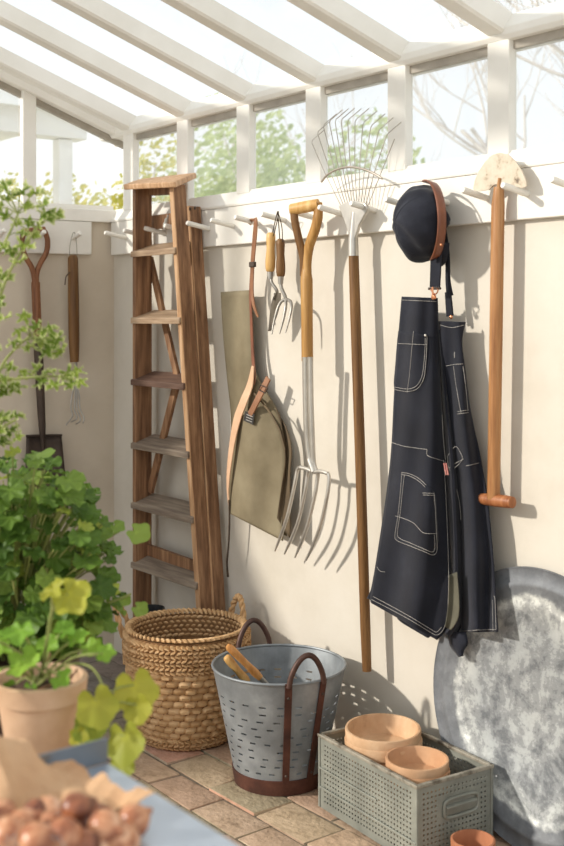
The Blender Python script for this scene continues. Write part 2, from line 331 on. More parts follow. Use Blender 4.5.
    def blob(s, c, r, n=8, m=6, rot=None):
        R = rot or Matrix.Identity(3); rx, ry, rz = r
        prof = [(math.sin(PI*i/m), -math.cos(PI*i/m)) for i in range(m+1)]
        prof[0] = (0, -1); prof[-1] = (0, 1)
        c = Vector(c); rings = []
        for (q, z) in prof:
            if q < 1e-6: rings.append([s.bm.verts.new(c + R @ Vector((0, 0, z*rz)))])
            else: rings.append([s.bm.verts.new(c + R @ Vector((q*rx*math.cos(2*PI*k/n), q*ry*math.sin(2*PI*k/n), z*rz))) for k in range(n)])
        for a, b in zip(rings, rings[1:]):
            for k in range(n):
                if len(a) == 1: s.bm.faces.new([a[0], b[(k+1) % n], b[k]])
                elif len(b) == 1: s.bm.faces.new([a[k], a[(k+1) % n], b[0]])
                else: s.bm.faces.new([a[k], a[(k+1) % n], b[(k+1) % n], b[k]])
        return s
    def build(s, name, m, parent=None, smooth=False, solid=0, bevel=0, subsurf=0, loc=None):
        me = bpy.data.meshes.new(name)
        bmesh.ops.recalc_face_normals(s.bm, faces=s.bm.faces[:])
        off = world_off(parent) if parent is not None else (Vector(loc) if loc is not None else Vector((0, 0, 0)))
        for v in s.bm.verts: v.co -= off
        s.bm.to_mesh(me); s.bm.free(); me.materials.append(M[m] if isinstance(m, str) else m)
        if smooth:
            me.polygons.foreach_set('use_smooth', [True]*len(me.polygons))
            try: me.set_sharp_from_angle(angle=math.radians(50))
            except Exception: pass
        o = bpy.data.objects.new(name, me); COL.objects.link(o)
        if parent is not None: o.parent = parent
        elif loc is not None: o.location = loc
        if solid:
            md = o.modifiers.new('thickness', 'SOLIDIFY'); md.thickness = solid; md.offset = 0
        if bevel:
            md = o.modifiers.new('bevel', 'BEVEL'); md.width = bevel; md.segments = 2; md.limit_method = 'ANGLE'
        if subsurf:
            md = o.modifiers.new('subd', 'SUBSURF'); md.levels = subsurf; md.render_levels = subsurf
        return o
def tag(o, label, cat, group=None):
    o['label'] = label; o['category'] = cat
    if group: o['group'] = group
    return o
def thing(name, loc, label, cat, group=None):
    o = bpy.data.objects.new(name, None); COL.objects.link(o); o.location = loc; o.empty_display_size = .05
    return tag(o, label, cat, group)
def struct(o):
    o['kind'] = 'structure'; return o
def lab(o, t): o['label'] = t; return o
def lerp(a, b, t): return a+(b-a)*t
def crv(pts, n):      # smooth curve through points (Catmull-Rom)
    P = [Vector(p) for p in pts]; out = []
    for i in range(len(P)-1):
        p0, p1, p2, p3 = P[max(i-1, 0)], P[i], P[i+1], P[min(i+2, len(P)-1)]
        for k in range(n):
            t = k/n
            out.append(.5*((2*p1)+(p2-p0)*t+(2*p0-5*p1+4*p2-p3)*t*t+(3*p1-p0-3*p2+p3)*t**3))
    out.append(P[-1]); return out
def interp(tab, x):
    if x <= tab[0][0]: return tab[0][1]
    for (a, b), (c, d) in zip(tab, tab[1:]):
        if x <= c: return b+(d-b)*(x-a)/(c-a)
    return tab[-1][1]

# ================================================================== THE SETTING
# floor of old bricks, laid in running bond along the back wall
rf = random.Random(3)
mb = MB()
rows = [(0.0, -.075), (-.075, -.19), (-.19, -.31), (-.31, -.447), (-.447, -.56)]
y = -.56
while y > -2.9: rows.append((y, y-.122)); y -= .122
for ri, (y1, y0) in enumerate(rows):
    x = (-.55 if ri % 2 else -.66) + (.112 if ri == 4 else 0) + (.09 if ri == 3 else 0)
    if ri == 4: x = 1.195-.2135*9
    if ri == 3: x = 1.54-.2135*11
    while x < 4.3:
        l = .2135
        g = .003
        j = lambda: rf.uniform(-.004, .004)
        z = rf.uniform(-.0045, .0)
        top = [(x+g+j(), y0-0+g+j(), z+j()*.6), (x+l-g+j(), y0+g+j(), z+j()*.6), (x+l-g+j(), y1-g+j(), z+j()*.6), (x+g+j(), y1-g+j(), z+j()*.6)]
        b0 = len(mb.bm.edges)
        bot = [(p[0], p[1], -.03) for p in top]
        vs = [mb.bm.verts.new(p) for p in bot+top]
        for q in ((4, 5, 6, 7), (0, 1, 5, 4), (1, 2, 6, 5), (2, 3, 7, 6), (3, 0, 4, 7)): mb.bm.faces.new([vs[i] for i in q])
        x += l
bmesh.ops.bevel(mb.bm, geom=[e for e in mb.bm.edges if not e.is_boundary], offset=.005, segments=2, affect='EDGES', profile=.6)
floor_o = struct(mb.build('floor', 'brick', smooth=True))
jb = MB(); jb.box((1.85, -1.45, -.022), (5.2, 2.95, .03)); jb.build('mortar_bed', 'joint', floor_o)
g = MB(); g.box((-2, 2, -.14), (60, 60, .1)); struct(g.build('ground', 'lawn'))

WT = 1.70   # top of the masonry
w = MB(); w.box((1.85, .075, WT/2-.02), (4.3, .15, WT+.04)); struct(w.build('wall_back', 'plaster'))
def lbox(mb, s0, s1, z0, z1, o0, o1):
    P = lambda s, z, o: LW(s, z, o)
    return mb.hexa([P(s0, z0, o0), P(s1, z0, o0), P(s1, z0, o1), P(s0, z0, o1), P(s0, z1, o0), P(s1, z1, o0), P(s1, z1, o1), P(s0, z1, o1)])
w = MB(); lbox(w, -.15, 5.2, -.04, WT, -.13, 0); struct(w.build('wall_left', 'end_plaster'))

# sills, headers, posts
s_ = MB(); s_.prism([(-.02, -.0215, 1.668), (-.02, -.0235, 1.676), (-.02, .004, 1.7205), (-.02, .13, 1.722), (-.02, .13, 1.668)], (4.02, 0, 0))
struct(s_.build('trim_1', 'white_paint', bevel=.002))
s_ = MB(); lbox(s_, -.0, 5.0, 1.668, 1.716, -.12, .022); struct(s_.build('trim_2', 'white_paint', bevel=.003))
SL = .395; SKX = .138
ZB = 2.0
# wall plate above the back windows, with its sloped top board
h = MB(); h.prism([(-.1, -.005, ZB), (-.1, -.012, ZB+.012), (-.1, -.012, ZB+.030), (-.1, .014, ZB+.068), (-.1, .05, ZB+.054), (-.1, .06, ZB+.02), (-.1, .06, ZB-.02), (-.1, .05, ZB-.004), (-.1, .02, ZB-.002)], (4.1, 0, 0))
struct(h.build('trim_3', 'white_paint', bevel=.002))
posts = [.115, .50, .872, 1.241, 1.612, 1.988, 2.36, 2.735, 3.11, 3.48]
tn = 4
for px in posts:
    p = MB(); p.box((px, .0105, 1.856), (.074, .031, .296)); struct(p.build('trim_%d' % tn, 'white_paint', bevel=.004)); tn += 1
wn = 1
for a, b in zip(posts, posts[1:]):
    x0, x1 = a+.036, b-.036
    f = MB(); f.box(((x0+x1)/2, .020, 1.988), (x1-x0, .016, .022))
    wo = struct(f.build('window_%d' % wn, 'head_shade')); wn += 1  # recessed head strip, its shade painted in as grey
    gp = MB(); gp.box(((x0+x1)/2, .020, 1.849), (x1-x0, .004, .257)); gp.build('pane', 'dusty', wo)

# the roof: rafters running down to the wall plate, glass on top of them
RL = 2.35
roof = bpy.data.objects.new('ceiling', None); COL.objects.link(roof); roof.location = (1.8, 0, 2.0); struct(roof)
def roofpt(x, d, h): return Vector((x-SKX*d, -d, ZB+.012+SL*d+h))   # d: distance from the wall, h: above the rafters' underside
for px in posts:
    hw = .030
    r = MB(); c = .007
    prof = [(-hw, c), (-hw+c, 0), (hw-c, 0), (hw, c), (hw, .062), (-hw, .062)]
    a = [roofpt(px+u, -.03, v) for u, v in prof]; b = [roofpt(px+u, RL, v) for u, v in prof]
    va = [r.bm.verts.new(p) for p in a]; vb = [r.bm.verts.new(p) for p in b]; n = len(va)
    r.bm.faces.new(va); r.bm.faces.new(vb[::-1])
    for k in range(n): r.bm.faces.new([va[k], vb[k], vb[(k+1) % n], va[(k+1) % n]])
    r.build('rafter', 'white_paint', roof)
for a, b in zip(posts, posts[1:]):
    gp = MB(); q = []
    for hh in (.063, .067): q += [roofpt(a+.003, -.055, hh), roofpt(b-.003, -.055, hh), roofpt(b-.003, RL, hh), roofpt(a+.003, RL, hh)]
    gp.hexa(q); gp.build('roof_pane', 'glass', roof)
rb = MB(); rb.bar(roofpt(-.1, RL+.03, .03), roofpt(3.6, RL+.03, .03), (0, .05, 0), (0, 0, .14)); rb.build('ridge_beam', 'white_paint', roof)

# gable side: sloping head, posts and panes of the end wall
def gz(s): return ZB+.02+SL*s*math.cos(KA)
g = MB()
for (z0, z1, o0, o1) in ((-.012, .10, -.05, .03),):
    g.hexa([LW(-.05, gz(-.05)+z0, o0), LW(RL, gz(RL)+z0, o0), LW(RL, gz(RL)+z0, o1), LW(-.05, gz(-.05)+z0, o1), LW(-.05, gz(-.05)+z1, o0), LW(RL, gz(RL)+z1, o0), LW(RL, gz(RL)+z1, o1), LW(-.05, gz(-.05)+z1, o1)])
struct(g.build('trim_%d' % tn, 'white_paint', bevel=.003)); tn += 1
g = MB(); zl, zh = -.036, .03
g.hexa([LW(-.05, gz(-.05)+zl, -.034), LW(RL, gz(RL)+zl, -.034), LW(RL, gz(RL)+zl, -.012), LW(-.05, gz(-.05)+zl, -.012), LW(-.05, gz(-.05)+zh, -.034), LW(RL, gz(RL)+zh, -.034), LW(RL, gz(RL)+zh, -.012), LW(-.05, gz(-.05)+zh, -.012)])
struct(g.build('trim_%d' % tn, 'head_shade')); tn += 1  # shade below the sloping head, painted grey on this strip
lposts = [.345, 1.35, 2.35]
for s0 in lposts:
    p = MB(); lbox(p, s0-.030, s0+.022, 1.70, gz(s0)+.02, -.030, 0.012); struct(p.build('trim_%d' % tn, 'white_paint', bevel=.004)); tn += 1
for s0, s1 in ((.0, .313), (.377, 1.318), (1.382, 2.318)):
    f = MB(); lbox(f, s0, s1, 1.712, 1.734, -.036, -.006)
    wo = struct(f.build('window_%d' % wn, 'white_paint')); wn += 1
    gp = MB(); gp.hexa([LW(s0, 1.72, -.024), LW(s1, 1.72, -.024), LW(s1, 1.72, -.020), LW(s0, 1.72, -.020), LW(s0, gz(s0)+.02, -.024), LW(s1, gz(s1)+.02, -.024), LW(s1, gz(s1)+.02, -.020), LW(s0, gz(s0)+.02, -.020)])
    gp.build('pane', 'dusty_end', wo)

# ================================================================== PEG RAILS
pegx = [.128, .271, .414, .555, .697, .842, .980, 1.121, 1.262, 1.400, 1.541, 1.684, 1.826, 1.967, 2.098, 2.247, 2.39, 2.53, 2.67, 2.81, 2.95]
pr = thing('peg_rail', (.03, 0, 1.54), 'long white board with many pegs along the back wall under the windows', 'peg rail')
b = MB(); b.box((1.56, -.010, 1.604), (3.10, .020, .127)); b.build('board', 'rail_paint', pr, bevel=.003)
for x in pegx:
    p = MB(); p.tube([(x, -.0195, 1.602), (x, -.06, 1.609), (x, -.106, 1.617), (x, -.111, 1.618)], [.0085, .0085, .0088, .0065], 12); p.build('peg', 'rail_paint', pr, smooth=True)
pl = thing('peg_rail', LW(.1, 1.54, 0), 'short white board with pegs on the end wall left of the corner', 'peg rail')
b = MB(); lbox(b, .099, 1.2, 1.54, 1.667, 0, .020); b.build('board', 'rail_paint', pl, bevel=.003)
for s0 in (.171, .31, .46, .61, .76):
    p = MB(); p.tube([LW(s0, 1.602, .0195), LW(s0, 1.608, .05), LW(s0, 1.616, .088), LW(s0, 1.617, .093)], [.0085, .0085, .0088, .0065], 12); p.build('peg', 'rail_paint', pl, smooth=True)

# ================================================================== STEPLADDER
ld = thing('stepladder', (.64, -.10, 0), 'old brown wooden stepladder with grey treads standing folded in the corner', 'ladder')
def stile(a, b, w=.022, d=.072): return MB().bar(a, b, (w, 0, 0), (0, d, 0))
def ext(a, b, z0=0.0): t = (a.z-z0)/(a.z-b.z); return a.lerp(b, t)
def on(a, b, z): t = (a.z-z)/(a.z-b.z); return a.lerp(b, t)
# front edges of the two front stiles, then their centre lines
FY0, FY1 = -.148, -.118
LTf, LBf = W(134, 186, FY0), ext(W(134, 186, FY0), W(134, 605, FY1)); RTf, RBf = W(170.5, 184, FY0), ext(W(170.5, 184, FY0), W(197.5, 605, FY1))
HD = Vector((0, .034, 0)); LT, LB, RT, RB = LTf+HD, LBf+HD, RTf+HD*.85, RBf+HD*.85
stile(LT, LB, d=.068).build('stile', 'old_wood', ld, bevel=.002)
st = stile(RT, RB, d=.050).build('stile', 'old_wood', ld, bevel=.002)
MB().bar(RT+Vector((0, -.0258, 0)), RB+Vector((0, -.0258, .0)), (.0225, 0, 0), (0, .004, 0)).build('sunlit_edge', 'edge_wood', st)  # sunlight on the front edge, painted as paler wood
a, b = W(147, 195, -.05), ext(W(147, 195, -.05), W(146, 600, -.045)); MB().bar(a, b, (.022, 0, 0), (0, .030, 0)).build('rear_leg', 'old_wood', ld, bevel=.002)
a, b = W(187.5, 206, -.074), ext(W(187.5, 206, -.074), W(212, 605, -.066)); hd2 = Vector((0, .024, 0))
r2 = MB().bar(a+hd2, b+hd2, (.022, 0, 0), (0, .046, 0)).build('rear_leg', 'old_wood', ld, bevel=.002)
MB().bar(a, b, (.0225, 0, 0), (0, .004, 0)).build('sunlit_edge', 'edge_wood', r2)  # rear leg's edge too: sunlight put into the wood colour
for i, py in enumerate((250, 318, 381, 446, 507, 568, 630)):
    z = W(150, py, lerp(FY0, FY1, i/6)).z
    l, r = on(LT, LB, z), on(RT, RB, z)
    t = MB(); y0, y1 = l.y-.042, l.y+.044; dz = .030
    t.hexa([(l.x-.013, y0, z-.021), (r.x+.013, y0, z-.021), (r.x-.011, y1, z-.021+dz), (l.x+.011, y1, z-.021+dz), (l.x-.013, y0, z), (r.x+.013, y0, z), (r.x-.011, y1, z+dz), (l.x+.011, y1, z+dz)])
    o = t.build('tread', 'tread_brown' if i == 2 else 'tread_pale' if i < 2 else 'tread_wood', ld, bevel=.003)
    if i == 2: lab(o, 'dark brown tread')
c = MB(); q = [W(124, 190, -.176), W(176, 187.5, -.176), W(197, 178, -.02), W(141, 184, -.02)]
c.hexa(q+[p+UP*.019+Vector((0, -.004, 0)) for p in q]); c.build('top_cap', 'edge_wood', ld, bevel=.004)
def xz(px, py, y): return W(px, py, y)
MB().bar(xz(140, 192, -.085), xz(178, 190, -.085), (0, .018, 0), (0, 0, .03)).build('crossbar', 'old_wood', ld)
MB().bar(xz(150, 223, -.060), xz(184, 219, -.060), (0, .016, 0), (0, 0, .050)).build('crossbar', 'old_wood', ld, bevel=.002)
MB().bar(xz(147, 549, -.068), xz(197, 567, -.068), (0, .016, 0), (0, 0, .040)).build('crossbar', 'old_wood', ld, bevel=.002)
MB().bar(xz(150, 258, -.066), xz(180, 388, -.066), (0, .014, 0), (.026, 0, .01)).build('brace', 'old_wood', ld, bevel=.002)
MB().bar(xz(176, 386, -.070), xz(150, 492, -.070), (0, .014, 0), (.030, 0, -.01)).build('brace', 'old_wood', ld, bevel=.002)
k = MB(); k.blob(W(165, 226, -.085), (.008, .008, .016)); k.blob(W(166, 221, -.085), (.006, .006, .012)); k.tube([W(165, 229, -.085), W(168, 215, -.085)], .003, 6); lab(k.build('rope_knot', 'thread', ld, smooth=True), 'knotted white rope')
for hx, hy in ((190, 209), (195, 208)):
    MB().blob(W(hx, hy, -.075), (.006, .003, .006)).build('rivet', 'dark_iron', ld, smooth=True)

# ================================================================== OLIVE APRON with leather straps
ap = thing('work_apron', W(253, 222, -.05), 'olive canvas apron with tan leather straps hanging on the back wall', 'apron')
def sheet(rows, Yf, nu=14, nv=30):
    # rows: (left px, left py, right px, right py); Yf(px, py, u, v) gives the distance from the wall
    def fn(u, v):
        t = v*(len(rows)-1); i = min(int(t), len(rows)-2); k = t-i
        p = [rows[max(i-1, 0)], rows[i], rows[i+1], rows[min(i+2, len(rows)-1)]]
        r = [.5*((2*p[1][c])+(p[2][c]-p[0][c])*k+(2*p[0][c]-5*p[1][c]+4*p[2][c]-p[3][c])*k*k+(3*p[1][c]-p[0][c]-3*p[2][c]+p[3][c])*k**3) for c in range(4)]
        x, y = lerp(r[0], r[2], u), lerp(r[1], r[3], u)
        return W(x, y, Yf(x, y, u, v))
    return MB().grid(fn, nu, nv)
def ya_back(x, y, u, v): return -.034 + .008*math.sin(u*5+v*3) - .006*math.sin(PI*u)
rows = [(221, 292, 251, 290), (223, 330, 252, 330), (227, 375, 256, 372), (231, 415, 276, 408), (231, 455, 286, 445), (230, 490, 288, 492), (229, 512, 287, 536)]
sheet(rows, ya_back, 14, 30).build('back_panel', 'canvas', ap, smooth=True, solid=.003)
def ya_front(x, y, u, v): return -.056 + .009*math.sin(u*7+1+v*2)*(.3+v) - .012*math.sin(PI*min(1, u*1.1)) + .010*(u > .85)*(u-.85)/.15
rows = [(236, 421, 262, 400), (233, 428, 271, 413), (231, 442, 280, 430), (230, 462, 285, 452), (229.5, 485, 284, 485), (229, 500, 282, 515), (229, 513, 283, 541)]
sheet(rows, ya_front, 16, 30).build('front_flap', 'canvas', ap, smooth=True, solid=.003)
def ya_fold(x, y, u, v): return -.062 + .016*math.sin(PI*u)
rows = [(276, 408, 286, 427), (281, 425, 290, 440), (284, 445, 291.5, 455), (285, 462, 290, 472), (281, 490, 290, 505), (277, 518, 290, 538)]
lab(sheet(rows, ya_fold, 6, 24).build('side_fold', 'canvas_edge', ap, smooth=True, solid=.003), 'brown turned-in side edge')
def strap(pts, w, y, name, m, parent, t=.0035, n=6, wv=None, label=None):
    ps = crv([W(px, py, yy) for (px, py, yy) in [(p[0], p[1], p[2] if len(p) > 2 else y) for p in pts]], n)
    if isinstance(w, list):
        ws = [interp([(i*n, a) for i, a in enumerate(w)], k) for k in range(len(ps))]
    else: ws = w
    o = MB().ribbon(ps, ws, wv or Vector((1, 0, 0)), t).build(name, m, parent)
    if label: lab(o, label)
    return o
strap([(249.5, 224, -.046), (252, 219.6, -.060), (255.6, 221, -.072), (254.5, 240, -.062), (252.5, 264, -.055), (252, 290, -.050), (254, 306, -.052), (258, 317, -.05)], [.013, .013, .017, .019, .018, .015, .012, .007], 0, 'neck_strap', 'brown_leather', ap)
strap([(252.3, 262, -.05), (250.5, 290, -.044), (251.3, 320, -.044), (252.5, 350, -.046), (254, 375, -.052), (252.6, 384, -.055)], [.010, .010, .011, .012, .016, .02], 0, 'inner_strap', 'cap_leather', ap)
k = MB(); k.box(W(252.6, 264.5, -.056), (.026, .012, .017)); k.build('strap_keeper', 'dark_iron', ap, bevel=.002)
strap([(253, 366, -.060), (250, 385, -.064), (243.5, 402, -.069), (237, 420, -.075), (232, 445, -.077), (228.7, 472, -.072), (228, 490, -.066), (229, 505, -.062)], [.010, .030, .036, .036, .026, .018, .010, .005], 0, 'side_strap', 'tan_leather', ap, label='pale tan leather side strap')
strap([(229, 500, -.064), (229.5, 520, -.060), (228.5, 545, -.058), (227, 562, -.056), (228, 577, -.055)], [.005, .005, .005, .006, .008], 0, 'waist_tie', 'cord', ap, t=.004)
strap([(268.5, 378, -.064), (262, 391, -.072), (256, 403, -.078), (250, 415, -.080)], [.024, .026, .024, .022], 0, 'buckle_strap', 'brown_leather', ap, t=.005)
bk = MB(); c = W(263, 389, -.078); e1 = (W(269, 393, -.078)-W(257, 387, -.078)).normalized(); e2 = (W(260, 395, -.078)-W(266, 383, -.078)).normalized()
for s1 in (-1, 1):
    bk.tube([c+e1*.018+e2*.010*s1, c-e1*.018+e2*.010*s1], .002, 6); bk.tube([c+e1*.018*s1+e2*.010, c+e1*.018*s1-e2*.010], .002, 6)
bk.build('buckle', 'dark_iron', ap, smooth=True)
pt = MB(); pt.hexa([W(*p) for p in ((245, 411, -.079), (254.5, 414, -.079), (253, 425, -.079), (243.5, 420.5, -.079), (245, 411, -.082), (254.5, 414, -.082), (253, 425, -.082), (243.5, 420.5, -.082))])
po = pt.build('label_patch', 'black_patch', ap)
for dy in (0, 2.6, 5.2):
    MB().ribbon([W(246.6-dy*.12, 414.4+dy, -.0826), W(252.6-dy*.12, 416.8+dy, -.0826)], .0022, (0, 0, 1), .0006).build('lettering', 'thread', po)
MB().ribbon([W(253, 392, -.055), W(262, 402, -.060), W(271, 413.5, -.066), W(280, 430, -.066), W(285, 450, -.062)], .006, (1, 0, 0), .003).build('binding', 'canvas_edge', ap)

# ================================================================== HAND TROWEL and HAND FORK on one peg
def handtool(name, label, top, bot, hr, m, y, loop):
    root = thing(name, W(bot[0], bot[1], y), label, 'hand tool')
    a, b = W(top[0], top[1], y), W(bot[0], bot[1], y); d = b-a
    pts = [a+d*t for t in (0, .04, .15, .4, .7, .88, .97, 1)]
    MB().tube(pts, [hr*.6, hr*.92, hr*1.0, hr*.88, hr*1.08, hr*1.05, hr*.9, hr*.6], 14).build('handle', m, root, smooth=True)
    pts = [W(px, py, yy) for px, py, yy in loop]
    MB().tube(crv(pts, 4), .0016, 6).build('hanging_loop', 'cord', root, smooth=True)
    return root
tr = handtool('hand_trowel', 'hand trowel with pale wooden grip, left one on the peg beside the fork', (271, 232.5), (270.2, 272), .0145, 'pale_grip', -.082, [(272, 236, -.080), (275, 222, -.085), (277.5, 212, -.092), (278.5, 213.5, -.078), (276.5, 224, -.080), (273.5, 236, -.084)])
MB().tube([W(270.2, 271.5, -.082), W(270.4, 279, -.082)], [.0095, .0085], 12).build('ferrule', 'dull_steel', tr, smooth=True)
MB().tube(crv([W(270.5, 277, -.082), W(272, 283, -.082), (W(276.5, 290, -.076)), W(277, 294, -.07), W(275.5, 300, -.066)], 5), [.0052]*21, 8).build('neck', 'dull_steel', tr, smooth=True)
def trow(u, v):
    c = W(lerp(276.5, 269.5, v), lerp(293, 331, v), -.066)
    wd = .027*(math.sin(PI*(.16+.84*v)**.8) if v < .999 else 0)+.002
    a = (u-.5)*2
    side = (Vector((.42, -.9, 0))).normalized()
    return c + side*a*wd + Vector((.9, .42, 0))*(.010*(a*a)-.005)
MB().grid(trow, 8, 14).build('blade', 'dull_steel', tr, smooth=True, solid=.002)
fk = handtool('hand_fork', 'three-pronged hand fork with brown wooden grip, right one on the peg beside the trowel', (280.5, 239), (280.8, 277), .0135, 'ash_dark', -.066, [(280, 242, -.064), (278.8, 226, -.072), (277.8, 212.5, -.082), (279.5, 217, -.070), (282, 228, -.064), (282.5, 242, -.068)])
MB().tube([W(280.8, 276.5, -.066), W(280.6, 284, -.066)], [.0095, .008], 12).build('ferrule', 'dull_steel', fk, smooth=True)
MB().tube(crv([W(280.6, 282, -.066), W(281.5, 288, -.066), W(285, 296, -.062), W(286, 300, -.06)], 4), .0055, 8).build('neck', 'dull_steel', fk, smooth=True)
for pts in ([(286, 299), (281, 302), (277.5, 309), (274, 322), (271.8, 334.5)], [(286, 299), (285.5, 308), (283, 321), (279.5, 334)], [(286, 299), (290.5, 301.5), (291.5, 308), (289, 320), (285.5, 333)]):
    ps = crv([W(p[0], p[1], -.06-.010*i) for i, p in enumerate(pts)], 4)
    MB().tube(ps, [(.0052-.0034*(i/(len(ps)-1))**2) for i in range(len(ps))], 8).build('prong', 'dull_steel', fk, smooth=True)

# ================================================================== DIGGING FORK
df = thing('digging_fork', W(307, 470, -.07), 'four-tined steel digging fork with split wooden handle hanging beside the rake', 'garden fork')
yf = -.088
g_ = MB(); g_.tube([W(291.5, 209.5, yf-.035), W(305, 207, yf-.02), W(318.5, 204.5, yf)], [(.017, .015), (.018, .0165), (.017, .0155)], 14); g_.build('grip', 'pale_grip', df, smooth=True)
MB().tube(crv([W(317.5, 203.5, yf), W(318.2, 214, yf), W(315.5, 228, yf), W(309.5, 245, yf), W(306.8, 262, yf), W(307, 280, yf)], 5), [(.0165, .0125)]*6+[(.017, .0135)]*20, 12).build('yoke_arm', 'ash', df, smooth=True)
MB().tube(crv([W(294, 210, yf-.03), W(295, 222, yf-.028), W(299, 240, yf-.018), W(303.3, 258, yf-.006), W(304, 276, yf)], 5), [(.0135, .011)]*21, 12).build('yoke_arm', 'ash_dark', df, smooth=True)
MB().tube([W(306.3, 268, yf), W(306.6, 280, yf), W(307, 320, yf), W(307.4, 361, yf)], [.013, .0185, .0175, .0175], 16).build('shaft', 'ash', df, smooth=True)
for x0, x1 in ((305.0, 308.5), (310.2, 311.6)):
    MB().tube(crv([W(x0, 357, yf-.012), W(x0+.6, 400, yf-.006), W(x0+2, 440, yf), W(x1+1.5, 462, yf+.004), W(x1+4, 471, yf+.004)], 5), [(.0100, .0075)]*21, 10).build('socket_strap', 'steel', df, smooth=True)
MB().tube(crv([W(309.5, 459, yf), W(312, 466, yf), W(314, 472, yf)], 4), .010, 10).build('neck', 'steel', df, smooth=True)
hd = [(300.5, 467.5), (307, 469), (314, 472), (321, 471.5), (328, 473.5)]
MB().tube(crv([W(x, y, yf) for x, y in hd], 3), .0062, 8).build('head_bar', 'steel', df, smooth=True)
for pts in ([(301, 467), (297.5, 470), (294.5, 485), (287, 518), (275, 551)], [(309, 470), (307.5, 475), (305, 492), (297, 525), (284.5, 554)], [(318, 471.5), (317.5, 478), (314.5, 497), (306, 530), (295, 557.5)], [(327, 472.5), (329, 478), (327, 497), (319, 530), (306.5, 560)]):
    ps = crv([W(p[0], p[1], yf-[0, -.002, .002, .004, -.006][i]) for i, p in enumerate(pts)], 5)
    MB().tube(ps, [(.0058 if i < len(ps)-4 else .0058-.0011*(i-len(ps)+4)) for i in range(len(ps))], 8).build('tine', 'steel', df, smooth=True)

# ================================================================== LAWN RAKE
rk = thing('lawn_rake', W(367, 671, -.05), 'long-handled wire lawn rake hanging with its fan of tines upwards', 'rake')
yr = -.062
MB().tube([W(353.5, 250, yr), W(355, 300, yr), W(360, 450, yr), W(365.5, 630, yr), W(367, 671, yr)], [.0145, .0150, .0150, .0145, .0130], 14).build('handle', 'ash_dark', rk, smooth=True)
MB().tube([W(355, 212, yr), W(354, 228, yr), W(353.2, 240, yr), W(353.4, 256, yr)], [.010, .0125, .0145, .0158], 14).build('socket', 'steel', rk, smooth=True)
fr = MB(); top = [W(340, 206, yr), W(347, 202.5, yr), W(357, 201, yr), W(366, 203, yr), W(369.5, 209, yr), W(360, 226, yr), W(356.5, 238, yr), W(351, 238, yr), W(347.5, 226, yr)]
fr.prism([p+Vector((0, .005, 0)) for p in top], (0, -.012, 0)); fr.build('head_plate', 'steel', rk, bevel=.003)
bend = [(311, 141), (317, 132), (323, 125), (329, 121), (334.8, 120), (341, 119.5), (347.6, 120), (355, 120), (363, 122.5), (371, 125.5), (379, 129.5), (387, 134), (394.5, 139)]
NT = len(bend)
for i, (bx, by) in enumerate(bend):
    t = i/(NT-1)
    a = W(lerp(341.5, 367.5, t), 204 + 3*(2*t-1)**2, yr); b_ = W(bx, by, yr)
    if i == NT-1: pts = [a, a.lerp(b_, .5), b_]
    else:
        tip = W(bx+14.5, by-14, yr)+Vector((0, .0, 0)) if i < 3 else W(bx+15, by-13, yr)
        tip = Vector(b_)+Vector((.019, .036, .034))
        cb = b_.lerp(a, .03)
        pts = [a, a.lerp(b_, .5)+Vector((0, -.004, 0)), cb, b_+Vector((.002, .003, .002)), tip]
    MB().tube(pts, .0013, 6).build('tine', 'rake_wire', rk, smooth=True)
MB().tube(crv([W(x, y, yr-.004) for x, y in ((321.5, 182), (327, 175), (337, 169.5), (350, 167), (363, 169), (374, 173.5), (382, 178.5))], 4), .0034, 8).build('spreader_bar', 'rake_wire', rk, smooth=True)

# ================================================================== DENIM APRON
da = thing('denim_apron', W(434, 250, -.06), 'dark navy denim bib apron with white stitching hanging below the cap', 'apron')
def Yl(x, y):    # the left half, nearer
    l = interp([(296, 402), (340, 398), (400, 394), (450, 391), (500, 385), (560, 377), (600, 371), (650, 371)], y)
    r = interp([(296, 437), (350, 439), (400, 442), (470, 446), (520, 449), (590, 450), (640, 445)], y)
    u = max(0, min(1, (x-l)/(r-l))); v = max(0, min(1, (y-296)/330))
    return -.078 - .022*math.sin(PI*min(1, u*.92+.06)) - .030*v + .016*v*math.sin(u*6.5+.6) + (.004+.006*v)*math.sin(u*12+y*.018) + .004*math.sin(u*5-y*.045) + .022*u**6
def Yr(x, y):
    l = interp([(322, 438), (400, 444), (470, 450), (560, 458), (634, 462)], y)
    r = interp([(322, 465), (400, 469), (450, 478), (500, 487), (560, 493), (632, 497)], y)
    u = max(0, min(1, (x-l)/(r-l))); v = (y-322)/312
    return -.046 - .016*math.sin(PI*u) - .018*v + .012*math.sin(u*9+y*.012)*(.4+v) + .004*math.sin(u*4+y*.05)
rows = [(402, 296.5, 437.5, 298), (399.5, 325, 438.5, 330), (396.5, 360, 440, 365), (394, 400, 442, 410), (391.5, 450, 445.5, 462), (386.5, 495, 448.5, 515), (379, 545, 450.5, 570), (372.5, 585, 450, 605), (370.5, 599, 447, 628), (371.5, 603, 437, 640)]
lp = sheet(rows, lambda x, y, u, v: Yl(x, y), 26, 54).build('left_panel', 'denim', da, smooth=True, solid=.003)
rows = [(438, 321, 465.5, 322), (441, 345, 462, 342), (443, 370, 465.5, 372), (446, 410, 470.5, 410), (449, 455, 479.5, 452), (453, 500, 487.5, 500), (457, 550, 492.5, 550), (460, 600, 496, 600), (461.5, 632, 498, 632)]
rp = sheet(rows, lambda x, y, u, v: Yr(x, y), 22, 46).build('right_panel', 'denim', da, smooth=True, solid=.003)
rows = [(437, 330, 441, 330), (438.5, 365, 446, 365), (440, 410, 452, 410), (442, 460, 460, 460), (444, 520, 464, 520), (447, 580, 465, 580), (446, 615, 463, 622), (441, 628, 452, 640)]
